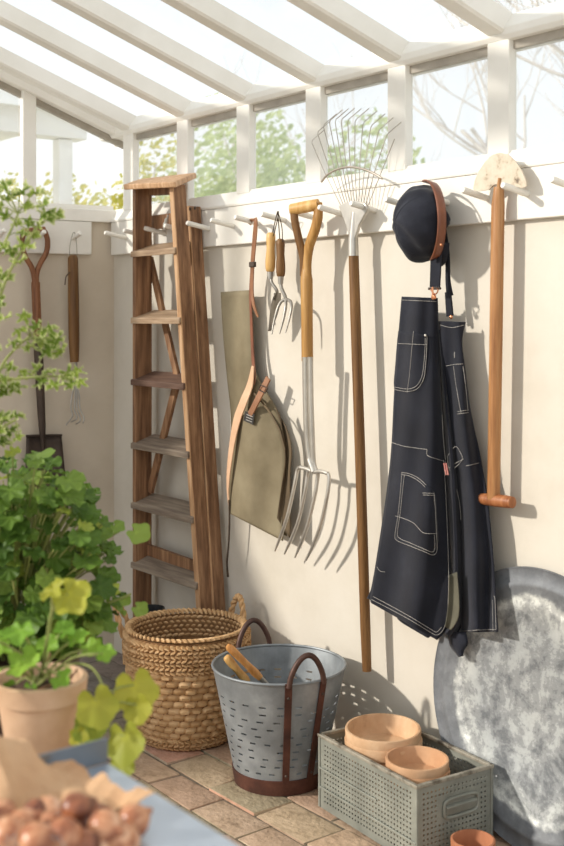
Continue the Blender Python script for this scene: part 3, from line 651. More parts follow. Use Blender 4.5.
sheet(rows, lambda x, y, u, v: -.052-.03*math.sin(PI*u)*v+.012*math.sin(u*9), 10, 40).build('centre_fold', 'denim', da, smooth=True, solid=.003)
rows = [(449, 575, 457, 572), (448.5, 600, 459, 600), (447, 615, 458, 618), (445, 627, 451, 630)]
lab(sheet(rows, lambda x, y, u, v: -.100+.012*math.sin(PI*u), 8, 14).build('lining', 'lining', da, smooth=True, solid=.002), 'olive grey lining showing in the opening')
rows = [(448, 632, 466, 632), (450, 645, 468, 643), (455, 652, 464, 650), (459, 657, 463, 656)]
sheet(rows, lambda x, y, u, v: -.06-.01*math.sin(PI*u), 6, 10).build('hanging_corner', 'denim', da, smooth=True, solid=.003)
rows = [(396, 612, 430, 628), (398, 619, 430, 636), (404, 624, 428, 638)]
sheet(rows, lambda x, y, u, v: -.066, 6, 6).build('hem_behind', 'denim', da, smooth=True, solid=.003)
rows = [(374, 575, 376, 575), (371, 590, 374.5, 588), (367, 598, 371, 600)]
sheet(rows, lambda x, y, u, v: -.085, 3, 8).build('tie_end', 'denim', da, smooth=True, solid=.003)
def stitch(pts, yfn, par, off=.0032, r=.00062, name='stitching', dens=6):
    c = crv([Vector((p[0], p[1], 0)) for p in pts], dens) if len(pts) > 2 else [Vector((lerp(pts[0][0], pts[1][0], t/8), lerp(pts[0][1], pts[1][1], t/8), 0)) for t in range(9)]
    MB().tube([W(p.x, p.y, yfn(p.x, p.y)-off) for p in c], r, 5).build(name, 'thread', par)
def patch(outline_rows, yfn, off, name, par):
    return sheet(outline_rows, lambda x, y, u, v: yfn(x, y)-off, 10, 12).build(name, 'denim', par, smooth=True, solid=.002)
# chest pocket
cp = patch([(398.5, 331, 427, 335), (397, 345, 427, 350), (395.5, 365, 426, 370), (394, 382, 422, 383), (394.5, 389, 413, 391)], Yl, .003, 'pocket', lp)
stitch([(398, 343.5), (427, 344.8)], Yl, cp, .0065)
stitch([(427, 336), (426.5, 352), (425.3, 368), (423.5, 379), (418, 388), (408, 391.5), (394.5, 389.5)], Yl, cp, .0065)
stitch([(425.2, 338), (424.8, 352), (423.5, 367), (421.5, 377.5), (416.8, 385.5), (408, 389), (394.5, 387)], Yl, cp, .0065)
stitch([(413.5, 331), (411.5, 352), (409.5, 375), (407, 393)], Yl, cp, .0065)
MB().blob(W(425.3, 335.5, Yl(425, 335)-.008), (.004, .003, .004)).build('rivet', 'steel', cp, smooth=True)
stitch([(402, 300), (436, 301.5)], Yl, lp)
stitch([(392, 442.5), (403, 446), (416, 448), (427, 449.5)], Yl, lp)
stitch([(427, 449.5), (427.5, 455.5), (437, 459), (446, 462)], Yl, lp)
# hip pocket
hp = patch([(401, 473, 425, 483), (401, 485, 434.5, 493), (398.5, 510, 436.5, 516), (395.5, 534, 438, 541), (397, 541, 433, 554)], Yl, .003, 'pocket', lp)
stitch([(402, 472.5), (410, 474), (419, 478.5), (426, 485)], Yl, hp, .0065)
stitch([(402, 474.6), (409.5, 476), (418, 480.5), (425, 487)], Yl, hp, .0065)
stitch([(402, 472), (400.5, 490), (398, 515), (395, 535), (397, 540.5), (410, 546), (424, 551.5), (433, 555), (437, 550), (436.5, 535), (435.5, 512), (434, 493)], Yl, hp, .0065, dens=4)
stitch([(404.3, 475), (402.5, 492), (400, 515), (397.5, 533), (400, 538.5), (411, 543.3), (424, 549), (432, 552), (434.8, 548), (434.3, 535)], Yl, hp, .0065, dens=4)
stitch([(422.5, 493), (434, 493.4)], Yl, hp, .0065); stitch([(423, 495), (434, 495.4)], Yl, hp, .0065)
stitch([(395.5, 516), (405, 519), (414, 523.5), (421, 531), (426, 533.4), (437, 533.6)], Yl, hp, .0065)
stitch([(371.5, 599.5), (390, 609), (412, 621), (430, 632), (437, 635), (443, 630), (447, 618), (448.2, 600), (448.6, 570), (447, 520), (445, 480), (443.5, 460)], Yl, lp, dens=4)
stitch([(373, 596.5), (391, 606), (412, 617.8), (430, 628.8), (436.5, 632), (441.5, 627)], Yl, lp, dens=4)
stitch([(377, 567), (380, 571), (385, 572)], Yl, lp)
# right half stitching
stitch([(440, 325), (452, 327.5), (464, 325)], Yr, rp); 
stitch([(446, 366), (454, 364.5), (463, 364)], Yr, rp)
stitch([(454.5, 352), (454.5, 358)], Yr, rp, r=.0011)
stitch([(453.5, 366), (456, 385), (459.5, 405), (461, 413)], Yr, rp)
stitch([(457.5, 411.5), (468.5, 410)], Yr, rp); stitch([(457.5, 414), (468.5, 412.5)], Yr, rp)
stitch([(463, 366), (465.5, 385), (468, 410)], Yr, rp)
stitch([(447.5, 456), (455, 446.5), (459.5, 451), (462, 460), (450, 470.5), (447.5, 456)], Yr, rp, .010, dens=3)
stitch([(449, 468), (456, 463), (463.5, 459)], Yr, rp, .010)
stitch([(466, 466), (479, 463)], Yr, rp)
stitch([(462, 631), (480, 630), (496, 629.5)], Yr, rp); stitch([(496, 629), (495, 600), (493.5, 596)], Yr, rp)
stitch([(493, 631), (492.5, 600)], Yr, rp)
stitch([(452, 472), (459, 500), (461, 520)], lambda x, y: Yr(x, y), rp, .012, r=.00045)
stitch([(442, 415), (443.5, 440), (445.5, 460)], Yl, da, .006, name='seam')
for dx in (0, 2):
    MB().ribbon([W(444+dx, 463, -.098), W(446.2+dx, 475, -.098)], .004, (1, 0, 0), .002).build('selvedge', 'red_tape', da)
# straps of the bib
strap([(437, 222, -.045), (436.5, 240, -.075), (436, 262, -.088), (435, 287, -.092)], [.034, .037, .036, .034], 0, 'shoulder_strap', 'denim', da, t=.005)
strap([(440, 206, -.05), (444, 228, -.046), (447.5, 255, -.046), (448, 280, -.046), (450, 296, -.046)], [.012, .013, .013, .015, .022], 0, 'shoulder_strap', 'denim', da, t=.004)
strap([(448, 292, -.048), (450, 316, -.05)], [.018, .022], 0, 'strap_end', 'denim', da, t=.006)
ad = MB()
cc = W(434.6, 288.5, -.094)
ad.tube([cc+Vector((-.021, 0, 0)), cc+Vector((.021, 0, 0))], .0035, 8); ad.build('slider', 'dark_iron', da, smooth=True)
MB().tube(crv([cc+Vector((.012, -.004, 0)), W(438, 290.5, -.10), W(436, 294, -.10), W(433.5, 293, -.10), W(430.5, 289.5, -.098)], 4), .0018, 6).build('loop', 'copper', da, smooth=True)
MB().tube([W(432.6, 287, -.098), W(432.8, 297, -.100)], .0026, 6).build('hook', 'copper', da, smooth=True)
MB().lathe([(0, -.003), (.007, -.003), (.0075, 0), (.006, .003), (0, .004)], W(433.6, 297.2, -.104), 14, Matrix.Rotation(PI/2, 3, 'X')).build('button', 'copper', da, smooth=True)
MB().blob(W(451, 317, -.052), (.006, .004, .006)).build('button', 'copper', da, smooth=True)

# ================================================================== CAP
cap = thing('cloth_hat', W(421, 222, -.09), 'navy cloth cap with brown leather strap hung above the denim apron', 'hat')
axis = (-RGT*.93 - DIR*.22 - UP*.02).normalized()
ax2 = Vector((0, 0, 1)); ax2 = (ax2-axis*axis.dot(ax2)).normalized(); ax1 = ax2.cross(axis)
c0 = W(423.5, 222, -.095)
def capfn(u, v):
    th = 2*PI*u; ph = v*PI*.62
    r = math.sin(min(ph, PI/2)) if ph < PI/2 else 1-.18*(ph-PI/2)
    hgt = math.cos(ph)
    lump = 1.06+.045*math.sin(3*th+.7)+.035*math.sin(5*th+2+3*v)+.028*math.sin(9*th+v*7)*v+.02*math.sin(14*th-v*9)*v
    if .0 < v < .95: lump -= .02*abs(math.cos(3*th))**12
    return c0 + (ax1*math.cos(th)*.081 + ax2*math.sin(th)*.092)*r*lump + axis*(.078*max(hgt, -.4) + .008*math.sin(4*th+v*5)*v + .006*math.sin(7*th+v*11)*v)
m_ = MB(); m_.grid(capfn, 48, 20); bmesh.ops.remove_doubles(m_.bm, verts=m_.bm.verts[:], dist=.0004)
crown = m_.build('crown', 'denim', cap, smooth=True, solid=.003)
# seams of the six-panel crown
for k in range(3):
    th = k/3+.12
    MB().tube([capfn((th+.0) % 1, v/14*.9)+axis*.0015 for v in range(15)], .0012, 5).build('seam', 'denim', crown)
# leather band around the opening and the visor behind it
def bandfn(u, v):
    th = lerp(-.62, .86, u)*PI*.62+.02
    r = lerp(1.10, 1.03, v); return c0 + (ax1*math.cos(th)*.090+ax2*math.sin(th)*.099)*r - axis*lerp(.002, .026, v)
lab(MB().grid(bandfn, 24, 3).build('leather_strap', 'cap_leather', cap, smooth=True, solid=.004), 'brown leather strap')
def visfn(u, v):
    th = lerp(-2.45, -.72, u); r = 1+.0*v
    b = c0 + ax1*math.cos(th)*.076+ax2*math.sin(th)*.088 - axis*.022
    out = (ax1*math.cos(th)*.3+ax2*math.sin(th)).normalized()
    return b + out*v*.028*math.sin(PI*u)**.6 - axis*v*.026
MB().grid(visfn, 16, 4).build('visor', 'denim', cap, smooth=True, solid=.004)
for px, py in ((441, 245), (435.5, 192.5)):
    MB().blob(W(px, py, -.128 if py > 200 else -.115), (.0045, .004, .0045)).build('snap', 'copper', cap, smooth=True)

# ================================================================== HALF-MOON EDGER
ed = thing('lawn_edger', W(496, 500, -.06), 'half-moon lawn edging tool hanging blade up with a wooden T grip', 'edging tool')
ye = -.052
MB().tube([W(499, 187, ye), W(498, 205, ye), W(496, 340, ye), W(494, 470, ye), W(493.5, 499, ye)], [.0125, .0165, .0165, .0160, .0165], 16).build('shaft', 'honey', ed, smooth=True)
pts = [(474, 189), (475.5, 181), (479.5, 171), (486, 161.5), (493, 155), (500.5, 152.8), (509, 154.5), (517, 162), (523, 171), (527, 181), (527.5, 186.5), (523, 188.3), (513, 185.5), (506, 184), (500, 183.5), (494, 185.5), (490, 190), (483, 191), (476, 191.8)]
bl = MB(); bl.prism([W(x, y, ye-.004) for x, y in pts], (0, -.004, 0)); bl.build('blade', 'blade', ed, bevel=.001)
MB().tube([W(499.6, 178, ye-.010), W(499.2, 190, ye-.004), W(498.8, 204, ye)], [.004, .007, .0120], 12).build('socket', 'honey', ed, smooth=True)
t0, t1 = W(480, 498.5, ye-.0), W(513.5, 502.5, ye-.0)
MB().tube([t0.lerp(t1, k) for k in (0, .03, .2, .5, .8, .97, 1)], [.008, .0135, .0150, .0160, .0158, .0145, .009], 14).build('grip', 'tee_wood', ed, smooth=True)
lab(MB().box(W(492.7, 384, ye-.015), (.004, .006, .11)).build('burn_mark', 'dark_iron', ed), 'dark scorch mark on the shaft') if False else None

# ================================================================== ZINC DISC
dr = .343; dcx = 2.138
tl = math.radians(3.0)
zd = None
dm = MB()
prof = [(0, -.004), (.292, -.004), (.297, -.008), (.306, -.008), (.311, -.004), (.338, -.004), (dr, -.0075), (dr+.002, -.002), (dr, .003), (.30, .004), (0, .004)]
dm.lathe([(r, -z) for r, z in prof], (0, 0, 0), 96)
bmesh.ops.rotate(dm.bm, verts=dm.bm.verts[:], cent=(0, 0, 0), matrix=Matrix.Rotation(PI/2, 3, 'X'))
zd = dm.build('zinc_disc', 'disc', None, smooth=True)
zd.location = (dcx, -.012-math.sin(tl)*dr-.004, dr*math.cos(tl)+.002); zd.rotation_euler = (-tl, 0, 0)
tag(zd, 'large round grey metal disc with white lime stains leaning on the back wall', 'metal disc')

# ================================================================== BASKET
bc = F(187, 734); bc.z = 0
bk = thing('wicker_basket', bc, 'round woven wicker basket with two loop handles in front of the ladder', 'basket')
def brad(z):  # outer radius against height
    return interp([(0, .142), (.015, .150), (.06, .163), (.12, .176), (.18, .185), (.24, .191), (.30, .193), (.345, .190)], z)
BH = .335
inn = MB()
pf = [(0, .006)]+[(brad(z)-.007, z) for z in (.004, .03, .06, .12, .18, .24, .30, BH-.004)]+[(brad(z)-.016, z) for z in (BH-.004, .24, .12, .05, .014)]+[(0, .014)]
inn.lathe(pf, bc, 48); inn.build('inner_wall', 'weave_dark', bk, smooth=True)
wv = MB(); rw = random.Random(5)
def pillow(mb, th, z, wth, hz, bulge, r, slant=0):
    n, m = 4, 3; g = []
    c = bc
    for j in range(m+1):
        row = []
        for i in range(n+1):
            a, b = i/n*2-1, j/m*2-1
            t = th + a*wth/2/r; zz = z + b*hz/2 + slant*a
            rr = brad(max(0, zz)) - .008 + bulge*max(0, (1-a**6))**.5*max(0, (1-b**6))**.5
            row.append(mb.bm.verts.new((c.x+rr*math.cos(t), c.y+rr*math.sin(t), zz)))
        g.append(row)
    for j in range(m):
        for i in range(n): mb.bm.faces.new([g[j][i], g[j][i+1], g[j+1][i+1], g[j+1][i]])
nrow = 10; z0 = .035; dz = .0206; ncol = 31
for r_ in range(nrow):
    z = z0 + (r_+.5)*dz; R_ = brad(z)
    for c_ in range(ncol):
        th = 2*PI*(c_ + .5*(r_ % 2))/ncol + rw.uniform(-.012, .012)
        pillow(wv, th, z+rw.uniform(-.0012, .0012), 2*PI*R_/ncol*1.12, dz*1.06, .012+rw.uniform(-.003, .003)+.002*(-1)**c_, R_, slant=rw.uniform(-.0015, .0015))
def braid(mb, z, nseg, hz, bul, sl, rad=None):
    for k in range(nseg):
        th = 2*PI*k/nseg+rw.uniform(-.01, .01)
        pillow(mb, th, z+rw.uniform(-.001, .001), 2*PI*brad(z)/nseg*1.5, hz, bul+rw.uniform(-.002, .002), brad(z), slant=sl)
for i in range(3): braid(wv, .006+.0115*i, 56, .013, .014, .004*(1 if i % 2 else -1))
for i in range(7): braid(wv, .2455+.0122*i, 72, .0128, .0155, .0045*(1 if i % 2 else -1))
wv.build('woven_side', 'weave', bk, smooth=True)
rm = MB()
for k in range(70):
    th = 2*PI*k/70; r = brad(BH)-.009
    a = Vector((bc.x+(r-.010)*math.cos(th-.06), bc.y+(r-.010)*math.sin(th-.06), BH-.004)); b = Vector((bc.x+(r+.010)*math.cos(th+.06), bc.y+(r+.010)*math.sin(th+.06), BH+.004))
    rm.tube([a.lerp(b, t)+Vector((0, 0, .006*math.sin(PI*t))) for t in (0, .3, .7, 1)], [.003, .0065, .0065, .003], 6)
rm.build('braided_rim', 'weave', bk, smooth=True)
inb = MB()
for i in range(5):
    for k in range(54):
        th = 2*PI*(k+.5*(i % 2))/54; z = BH-.014-.0145*i; r = brad(z)-.015
        inb.blob((bc.x+r*math.cos(th), bc.y+r*math.sin(th), z), (.005, .013, .0062), 6, 4, Matrix.Rotation(th, 3, 'Z') @ Matrix.Rotation(.25*(1 if i % 2 else -1), 3, 'X'))
inb.build('inner_braid', 'weave', bk, smooth=True)
# the two handles: left rear and right
for hth in (math.radians(92), math.radians(222)):
    hm = MB(); r = brad(.31)+.004
    def hp(t):
        a = hth + lerp(-.185, .185, t); lift = math.sin(PI*t)**.55
        rr = r+(.006 if hth < 2 else .035)*lift
        return Vector((bc.x+rr*math.cos(a), bc.y+rr*math.sin(a), .300+.098*lift))
    for ph in (0, PI):
        pts = []
        for k in range(29):
            t = k/28; p = hp(t); nrm = Vector((math.cos(hth), math.sin(hth), 0))
            tg = (hp(min(1, t+.02))-hp(max(0, t-.02))).normalized(); bn = tg.cross(nrm)
            q = ph+t*PI*9
            pts.append(p + nrm*.005*math.cos(q)+bn*.005*math.sin(q))
        hm.tube(pts, .0062, 7)
    hm.build('handle', 'weave', bk, smooth=True)

# black tub behind the basket
tb = MB(); tc = Vector((.662, -.232, 0))
tb.lathe([(0, 0), (.036, 0), (.045, .315), (.048, .315), (.048, .33), (.043, .33), (.034, .01), (0, .01)], tc, 28)
tag(tb.build('flower_bucket', 'black_plastic', None, smooth=True, loc=tc), 'small black plastic bucket half hidden between the wicker basket and ladder', 'bucket')

# ================================================================== OLIVE BUCKET (slotted, galvanised)
uc = F(279, 778); uc.z = 0
ub = thing('slotted_bucket', uc, 'galvanised bucket with slotted sides and rusty iron handles beside the basket', 'bucket')
UH = .322; R0, R1 = .120, .187
def urad(z): return R0+(R1-R0)*z/UH
un = MB(); NS = 110
zs = [0.0, .038, .045]
slots = []
zz = .058
for i in range(10):
    zs += [zz, zz+.0050]; slots.append(len(zs)-2); zz += .0215
zs += [.285, .30, UH]
rings = [[un.bm.verts.new((uc.x+urad(z)*math.cos(2*PI*k/NS), uc.y+urad(z)*math.sin(2*PI*k/NS), z)) for k in range(NS)] for z in zs]
for j in range(len(zs)-1):
    for k in range(NS):
        if j in slots:
            i = slots.index(j)
            ph = (k+2*(i % 2)+(i*7) % 3) % 5
            if ph in (0, 1) and (k//5*3+i*2) % 7 != 4: continue
        un.bm.faces.new([rings[j][k], rings[j][(k+1) % NS], rings[j+1][(k+1) % NS], rings[j+1][k]])
un.build('slotted_wall', 'galv', ub, solid=.0012)
MB().lathe([(0, .010), (R0-.002, .010), (R0-.002, .013), (0, .013)], uc, 48).build('bottom', 'galv', ub)
t_ = MB()
t_.tube([(uc.x+R1*math.cos(2*PI*k/64), uc.y+R1*math.sin(2*PI*k/64), UH) for k in range(65)], .0042, 8, cap=False); t_.build('rolled_rim', 'galv', ub, smooth=True)
MB().lathe([(urad(0)+.003, 0), (urad(0)+.0065, .001), (urad(.04)+.005, .042), (urad(.04)+.001, .043), (urad(0)+.001, .001)], uc, 64, closed=True).build('base_band', 'rust', ub, smooth=True)
for hc in (math.radians(-14), math.radians(166)):
    # bearing of each handle from the bucket's axis
    h_ = MB(); half = .272
    def up_(a, z, o=.0): return Vector((uc.x+(urad(z)+o)*math.cos(a), uc.y+(urad(z)+o)*math.sin(a), z))
    for sg in (-1, 1):
        s_ = MB(); a = hc+sg*half
        s_.ribbon([up_(a, z, .005) for z in (.03, .1, .2, .30, .325)], .019, (-math.sin(a), math.cos(a), 0), .004); s_.build('strap', 'rust', ub)
        for z in (.06, .285):
            MB().blob(up_(a, z, .008), (.004, .004, .004)).build('rivet', 'dark_iron', ub, smooth=True)
    pts = []
    for k in range(25):
        t = k/24; a = hc+lerp(-half, half, t); z = .315+.083*max(0, math.sin(PI*t))**.62
        p = Vector((uc.x+(R1+.006)*math.cos(a), uc.y+(R1+.006)*math.sin(a), z)); pts.append(p)
    h_.tube(pts, .0078, 10); h_.build('handle', 'handle_iron', ub, smooth=True)
# two little tools standing in it
def buckettool(label, a, b, c, m, r):
    root = thing('hand_tool', c, label, 'hand tool')
    a, b, c = Vector(a), Vector(b), Vector(c); d = b-a
    MB().tube([a+d*t for t in (0, .05, .2, .55, .85, 1)], [r*.6, r*.95, r, r*.85, r*1.02, r*.8], 12).build('handle', m, root, smooth=True)
    dd = d.normalized()
    MB().tube([b-dd*.004, b+dd*.02, b+dd*.05], [r*.72, r*.62, .0045], 10).build('ferrule', 'dull_steel', root, smooth=True)
    e0 = b+dd*.045; L = (c-e0); s = L.cross(Vector((.3, .2, 1))).normalized()
    nn = L.normalized().cross(s)
    MB().grid(lambda u, v: e0+L*v+s*(u-.5)*.048*math.sin(PI*(.12+.86*v))**.7+nn*.010*((2*u-1)**2), 6, 10).build('blade', 'dull_steel', root, smooth=True, solid=.0015)
    return root
buckettool('orange-brown wooden tool handle sticking up inside the slotted bucket', uc+Vector((-.093, -.112, .372)), uc+Vector((-.050, -.028, .275)), uc+Vector((.015, .030, .05)), 'orange_grip', .0115)
buckettool('pale wooden tool handle leaning lowest inside the slotted bucket', uc+Vector((-.112, -.105, .336)), uc+Vector((-.075, -.055, .262)), uc+Vector((-.02, .02, .045)), 'pale_grip', .0125)

# ================================================================== PERFORATED CRATE
q0, q1, q2 = F(320, 735, .19), F(417, 787, .19), F(492, 763, .19)
ex = (q1-q0); LX = ex.length; ex.normalize(); ey = Vector((-ex.y, ex.x, 0)); LY = .236
org = Vector((q1.x, q1.y, 0)) - ex*LX
cr = thing('perforated_crate', org+ex*LX/2+ey*LY/2, 'grey perforated metal crate holding terracotta pots below the denim apron', 'crate')
def CP(x, y, z): return org+ex*x+ey*y+UP*z
CH = .19
def holes(mb, o, u, v, LU, LV, p=.0122, margin=.014, r=.0029, skip=None):
    nu = int((LU-2*margin)/p); nv = int((LV-2*margin)/p)
    us = (LU-nu*p)/2; vs = (LV-nv*p)/2
    P = lambda a, b: o+u*a+v*b
    cache = {}
    def vert(a, b):
        k = (round(a*1e5), round(b*1e5))
        if k not in cache: cache[k] = mb.bm.verts.new(P(a, b))
        return cache[k]
    def quad(a0, a1, b0, b1): mb.bm.faces.new([vert(a0, b0), vert(a1, b0), vert(a1, b1), vert(a0, b1)])
    quad(0, LU, 0, vs) if False else None
    # plain margins
    gx = [0]+[us+i*p for i in range(nu+1)]+[LU]; gy = [0]+[vs+i*p for i in range(nv+1)]+[LV]
    for i in range(len(gx)-1):
        for j in range(len(gy)-1):
            a0, a1, b0, b1 = gx[i], gx[i+1], gy[j], gy[j+1]
            edge = i in (0, len(gx)-2) or j in (0, len(gy)-2)
            ca, cb = (a0+a1)/2, (b0+b1)/2
            if edge or (skip and skip(ca, cb)): quad(a0, a1, b0, b1); continue
            inner = [mb.bm.verts.new(P(ca+r*math.cos(PI/4*k+PI/8), cb+r*math.sin(PI/4*k+PI/8))) for k in range(8)]
            c = [vert(a1, b0), vert(a1, b1), vert(a0, b1), vert(a0, b0)]
            # inner k=7,0 face +a side; 1,2 +b; 3,4 -a; 5,6 -b
            mb.bm.faces.new([c[0], c[1], inner[0], inner[7]]); mb.bm.faces.new([c[1], inner[1], inner[0]])
            mb.bm.faces.new([c[1], c[2], inner[2], inner[1]]); mb.bm.faces.new([c[2], inner[3], inner[2]])
            mb.bm.faces.new([c[2], c[3], inner[4], inner[3]]); mb.bm.faces.new([c[3], inner[5], inner[4]])
            mb.bm.faces.new([c[3], c[0], inner[6], inner[5]]); mb.bm.faces.new([c[0], inner[7], inner[6]])
hx0, hx1, hz0, hz1 = LY*.34, LY*.80, CH*.50, CH*.74
for nm, o, u, L, sk in (('side_panel', CP(0, 0, 0), ex, LX, None), ('side_panel', CP(0, LY, 0), ex, LX, None), ('end_panel', CP(LX, 0, 0), ey, LY, lambda a, b: hx0-.012 < a < hx1+.012 and hz0-.012 < b < hz1+.012), ('end_panel', CP(0, 0, 0), ey, LY, None)):
    m_ = MB(); holes(m_, o, u, UP, L, CH, skip=sk)
    m_.build(nm, 'crate', cr, solid=.0012)
m_ = MB(); m_.hexa([CP(0, 0, .003), CP(LX, 0, .003), CP(LX, LY, .003), CP(0, LY, .003), CP(0, 0, .006), CP(LX, 0, .006), CP(LX, LY, .006), CP(0, LY, .006)]); m_.build('bottom', 'crate', cr)
rimb = MB(); t = .006
for a, b, wv_ in ((CP(-t, 0, CH), CP(LX+t, 0, CH), ey), (CP(-t, LY, CH), CP(LX+t, LY, CH), ey), (CP(0, -t, CH), CP(0, LY+t, CH), ex), (CP(LX, -t, CH), CP(LX, LY+t, CH), ex)):
    rimb.bar(a, b, wv_*.011, UP*.009)
rimb.build('rolled_rim', 'crate_rim', cr, bevel=.002)
for x, y in ((0, 0), (LX, 0), (LX, LY), (0, LY)):
    MB().bar(CP(x, y, 0), CP(x, y, CH-.004), ex*.008, ey*.008).build('corner_angle', 'crate', cr, bevel=.002)
ft = MB(); ft.bar(CP(0, -.003, .055), CP(LX, -.003, .055), ey*.004, UP*.006); ft.bar(CP(0, -.003, .105), CP(LX*.62, -.003, .105), ey*.003, UP*.005); ft.build('pressed_rib', 'crate', cr, bevel=.001)
hpts = []
for k in range(41):
    a = 2*PI*k/40; cxh, czh = (hx0+hx1)/2, (hz0+hz1)/2
    sx, sz = math.copysign(abs(math.cos(a))**.45, math.cos(a)), math.copysign(abs(math.sin(a))**.45, math.sin(a))
    hpts.append(CP(LX+.004, cxh+sx*(hx1-hx0)/2, czh+sz*(hz1-hz0)/2))
hh = MB(); hh.tube(hpts, .0042, 8, cap=False); hnd = hh.build('handle', 'crate', cr, smooth=True)
MB().hexa([CP(LX+.001, hx0+.004, hz0+.004), CP(LX+.001, hx1-.004, hz0+.004), CP(LX+.001, hx1-.004, hz1-.014), CP(LX+.001, hx0+.004, hz1-.014), CP(LX+.004, hx0+.006, hz0+.008), CP(LX+.004, hx1-.006, hz0+.008), CP(LX+.010, hx1-.006, hz1-.018), CP(LX+.010, hx0+.006, hz1-.018)]).build('grip_plate', 'crate', hnd, bevel=.002)

# ------------------------------------------------------------------ terracotta pans in the crate
def bowl(label, c, r, h, z, m='terracotta_worn', tilt=0, group=None, seed=0):
    o = MB()
    hb = h-.030 if h < .07 else h-.034
    prof = [(0, 0), (r*.80, 0), (r*.84, .003), (r*.935, hb-.004), (r*.95, hb), (r*.985, hb+.002), (r*1.0, h-.004), (r*.985, h), (r*.93, h), (r*.915, h-.004), (r*.89, h*.5), (r*.80, .010), (0, .010)]
    o.lathe(prof, (0, 0, 0), 48, wob=.004)
    ob = o.build('terracotta_pan', m, None, smooth=True); ob.location = (c.x, c.y, z); ob.rotation_euler = (tilt, tilt*.4, seed)
    return tag(ob, label, 'terracotta pan', group)
# big stack of three (rim centre seen at 383, 727), small stack of two (416, 758)
cb = W(383, 727, -.172); cs = W(417, 757.5, -.212)
RB_ = .100; RS_ = .079
gp_ = 'terracotta pans in the crate'
bowl('topmost wide terracotta pan of the left stack in the crate', cb, RB_, .060, cb.z-.060, tilt=.03, seed=.4)
bowl('middle terracotta pan of the left stack in the crate', cb+Vector((.001, .001, 0)), RB_*1.025, .060, cb.z-.087, seed=1.3)
bowl('lowest terracotta pan of the left stack, mostly hidden inside the crate', cb+Vector((-.002, .001, 0)), RB_*.995, cb.z-.062, .007, seed=2.2)
bowl('upper small terracotta pan of the right stack in the crate', cs, RS_, .050, cs.z-.050, 'terracotta', tilt=.02, seed=.9)
bowl('lower small terracotta pan of the right stack in the crate', cs+Vector((.003, 0, 0)), RS_*1.01, cs.z-.031, .007, 'terracotta', seed=2.9)
fp = F(473, 841, .07)
o = MB(); o.lathe([(0, 0), (.036, 0), (.047, .05), (.049, .052), (.0515, .053), (.0525, .074), (.050, .076), (.047, .076), (.045, .07), (.034, .008), (0, .008)], (0, 0, 0), 40)
ob = o.build('flower_pot', 'terracotta_red', None, smooth=True); ob.location = (fp.x, fp.y, .0)
tag(ob, 'small reddish clay flower pot on the brick floor beside the crate', 'flower pot')

# ================================================================== END WALL TOOLS
def LQ(px, py, off): return LP(px, py, off)
sp = thing('garden_spade', LQ(40, 470, .05), 'spade with split brown wooden handle and dark blade hanging on the end wall', 'spade')
os_ = .055
MB().tube([LQ(23, 232.5, os_), LQ(34, 231, os_), LQ(45, 230, os_)], [.0135, .0145, .0135], 12).build('grip', 'spade_wood', sp, smooth=True)
MB().tube(crv([LQ(44.5, 231, os_), LQ(47.5, 240, os_), LQ(46.5, 252, os_), LQ(40, 264, os_), LQ(36.5, 275, os_), LQ(36.5, 292, os_)], 4), [(.011, .010)]*21, 10).build('yoke_arm', 'spade_wood', sp, smooth=True)
MB().tube(crv([LQ(23.5, 233, os_), LQ(22, 243, os_), LQ(25, 256, os_), LQ(31, 266, os_), LQ(34, 276, os_), LQ(35.5, 292, os_)], 4), [(.011, .010)]*21, 10).build('yoke_arm', 'spade_wood', sp, smooth=True)
MB().tube([LQ(35.6, 282, os_), LQ(37, 320, os_), LQ(39.5, 372, os_)], [.0165, .0165, .0160], 14).build('shaft', 'spade_wood', sp, smooth=True)
MB().tube([LQ(38, 342, os_), LQ(40, 385, os_), LQ(42, 425, os_), LQ(43.3, 450, os_-.01)], [.0172, .0165, .0135, .008], 12).build('socket', 'dark_iron', sp, smooth=True)
b_ = MB()
b_.grid(lambda u, v: LQ(lerp(lerp(26.5, 24, v), lerp(61.5, 69, v), u), lerp(436, 515, v)+lerp(0, -1, u), os_-.012-.010*math.sin(PI*u)*(1-v*.5)+.03*v), 10, 12)
b_.build('blade', 'dark_iron', sp, smooth=True, solid=.003)
MB().tube([LQ(26, 436, os_-.006), LQ(43, 435.5, os_-.006), LQ(62, 435.2, os_-.006)], .0045, 8).build('tread_edge', 'dark_iron', sp, smooth=True)
hc_ = thing('hand_cultivator', LQ(75, 400, .05), 'hand cultivator with long wooden grip and wire claws hanging on the end wall', 'hand tool')
oh = .05
MB().tube([LQ(73, 255, oh), LQ(73, 258, oh), LQ(73.5, 300, oh), LQ(74, 340, oh), LQ(74.5, 362, oh)], [.012, .0195, .0215, .021, .017], 14).build('handle', 'ash_dark', hc_, smooth=True)
MB().tube([LQ(76, 358, oh), LQ(76.5, 385, oh)], .005, 8).build('neck', 'dull_steel', hc_, smooth=True)
for pts in ([(76, 383), (72, 395), (71, 408), (72.5, 416), (66, 425)], [(76, 383), (75, 398), (74.5, 410), (77, 418), (71, 422)], [(76, 383), (79, 395), (80, 408), (84, 418), (83, 423)], [(76, 383), (77, 397), (77, 408), (80.5, 420), (76, 424)]):
    MB().tube(crv([LQ(x, y, oh+.01*i) for i, (x, y) in enumerate(pts)], 4), .0026, 6).build('claw', 'dull_steel', hc_, smooth=True)
MB().tube(crv([LQ(70, 262, oh), LQ(69.5, 250, oh), LQ(71, 240, .052), LQ(74, 232, .050), LQ(76.5, 243, .052), LQ(77, 262, oh)], 4), .0016, 6).build('wire_loop', 'wire', hc_, smooth=True)
MB().tube(crv([LQ(70, 272, oh+.018), LQ(66, 277, oh+.02), LQ(65, 285, oh+.02)], 4), .0022, 6).build('cord_end', 'cord', hc_, smooth=True)

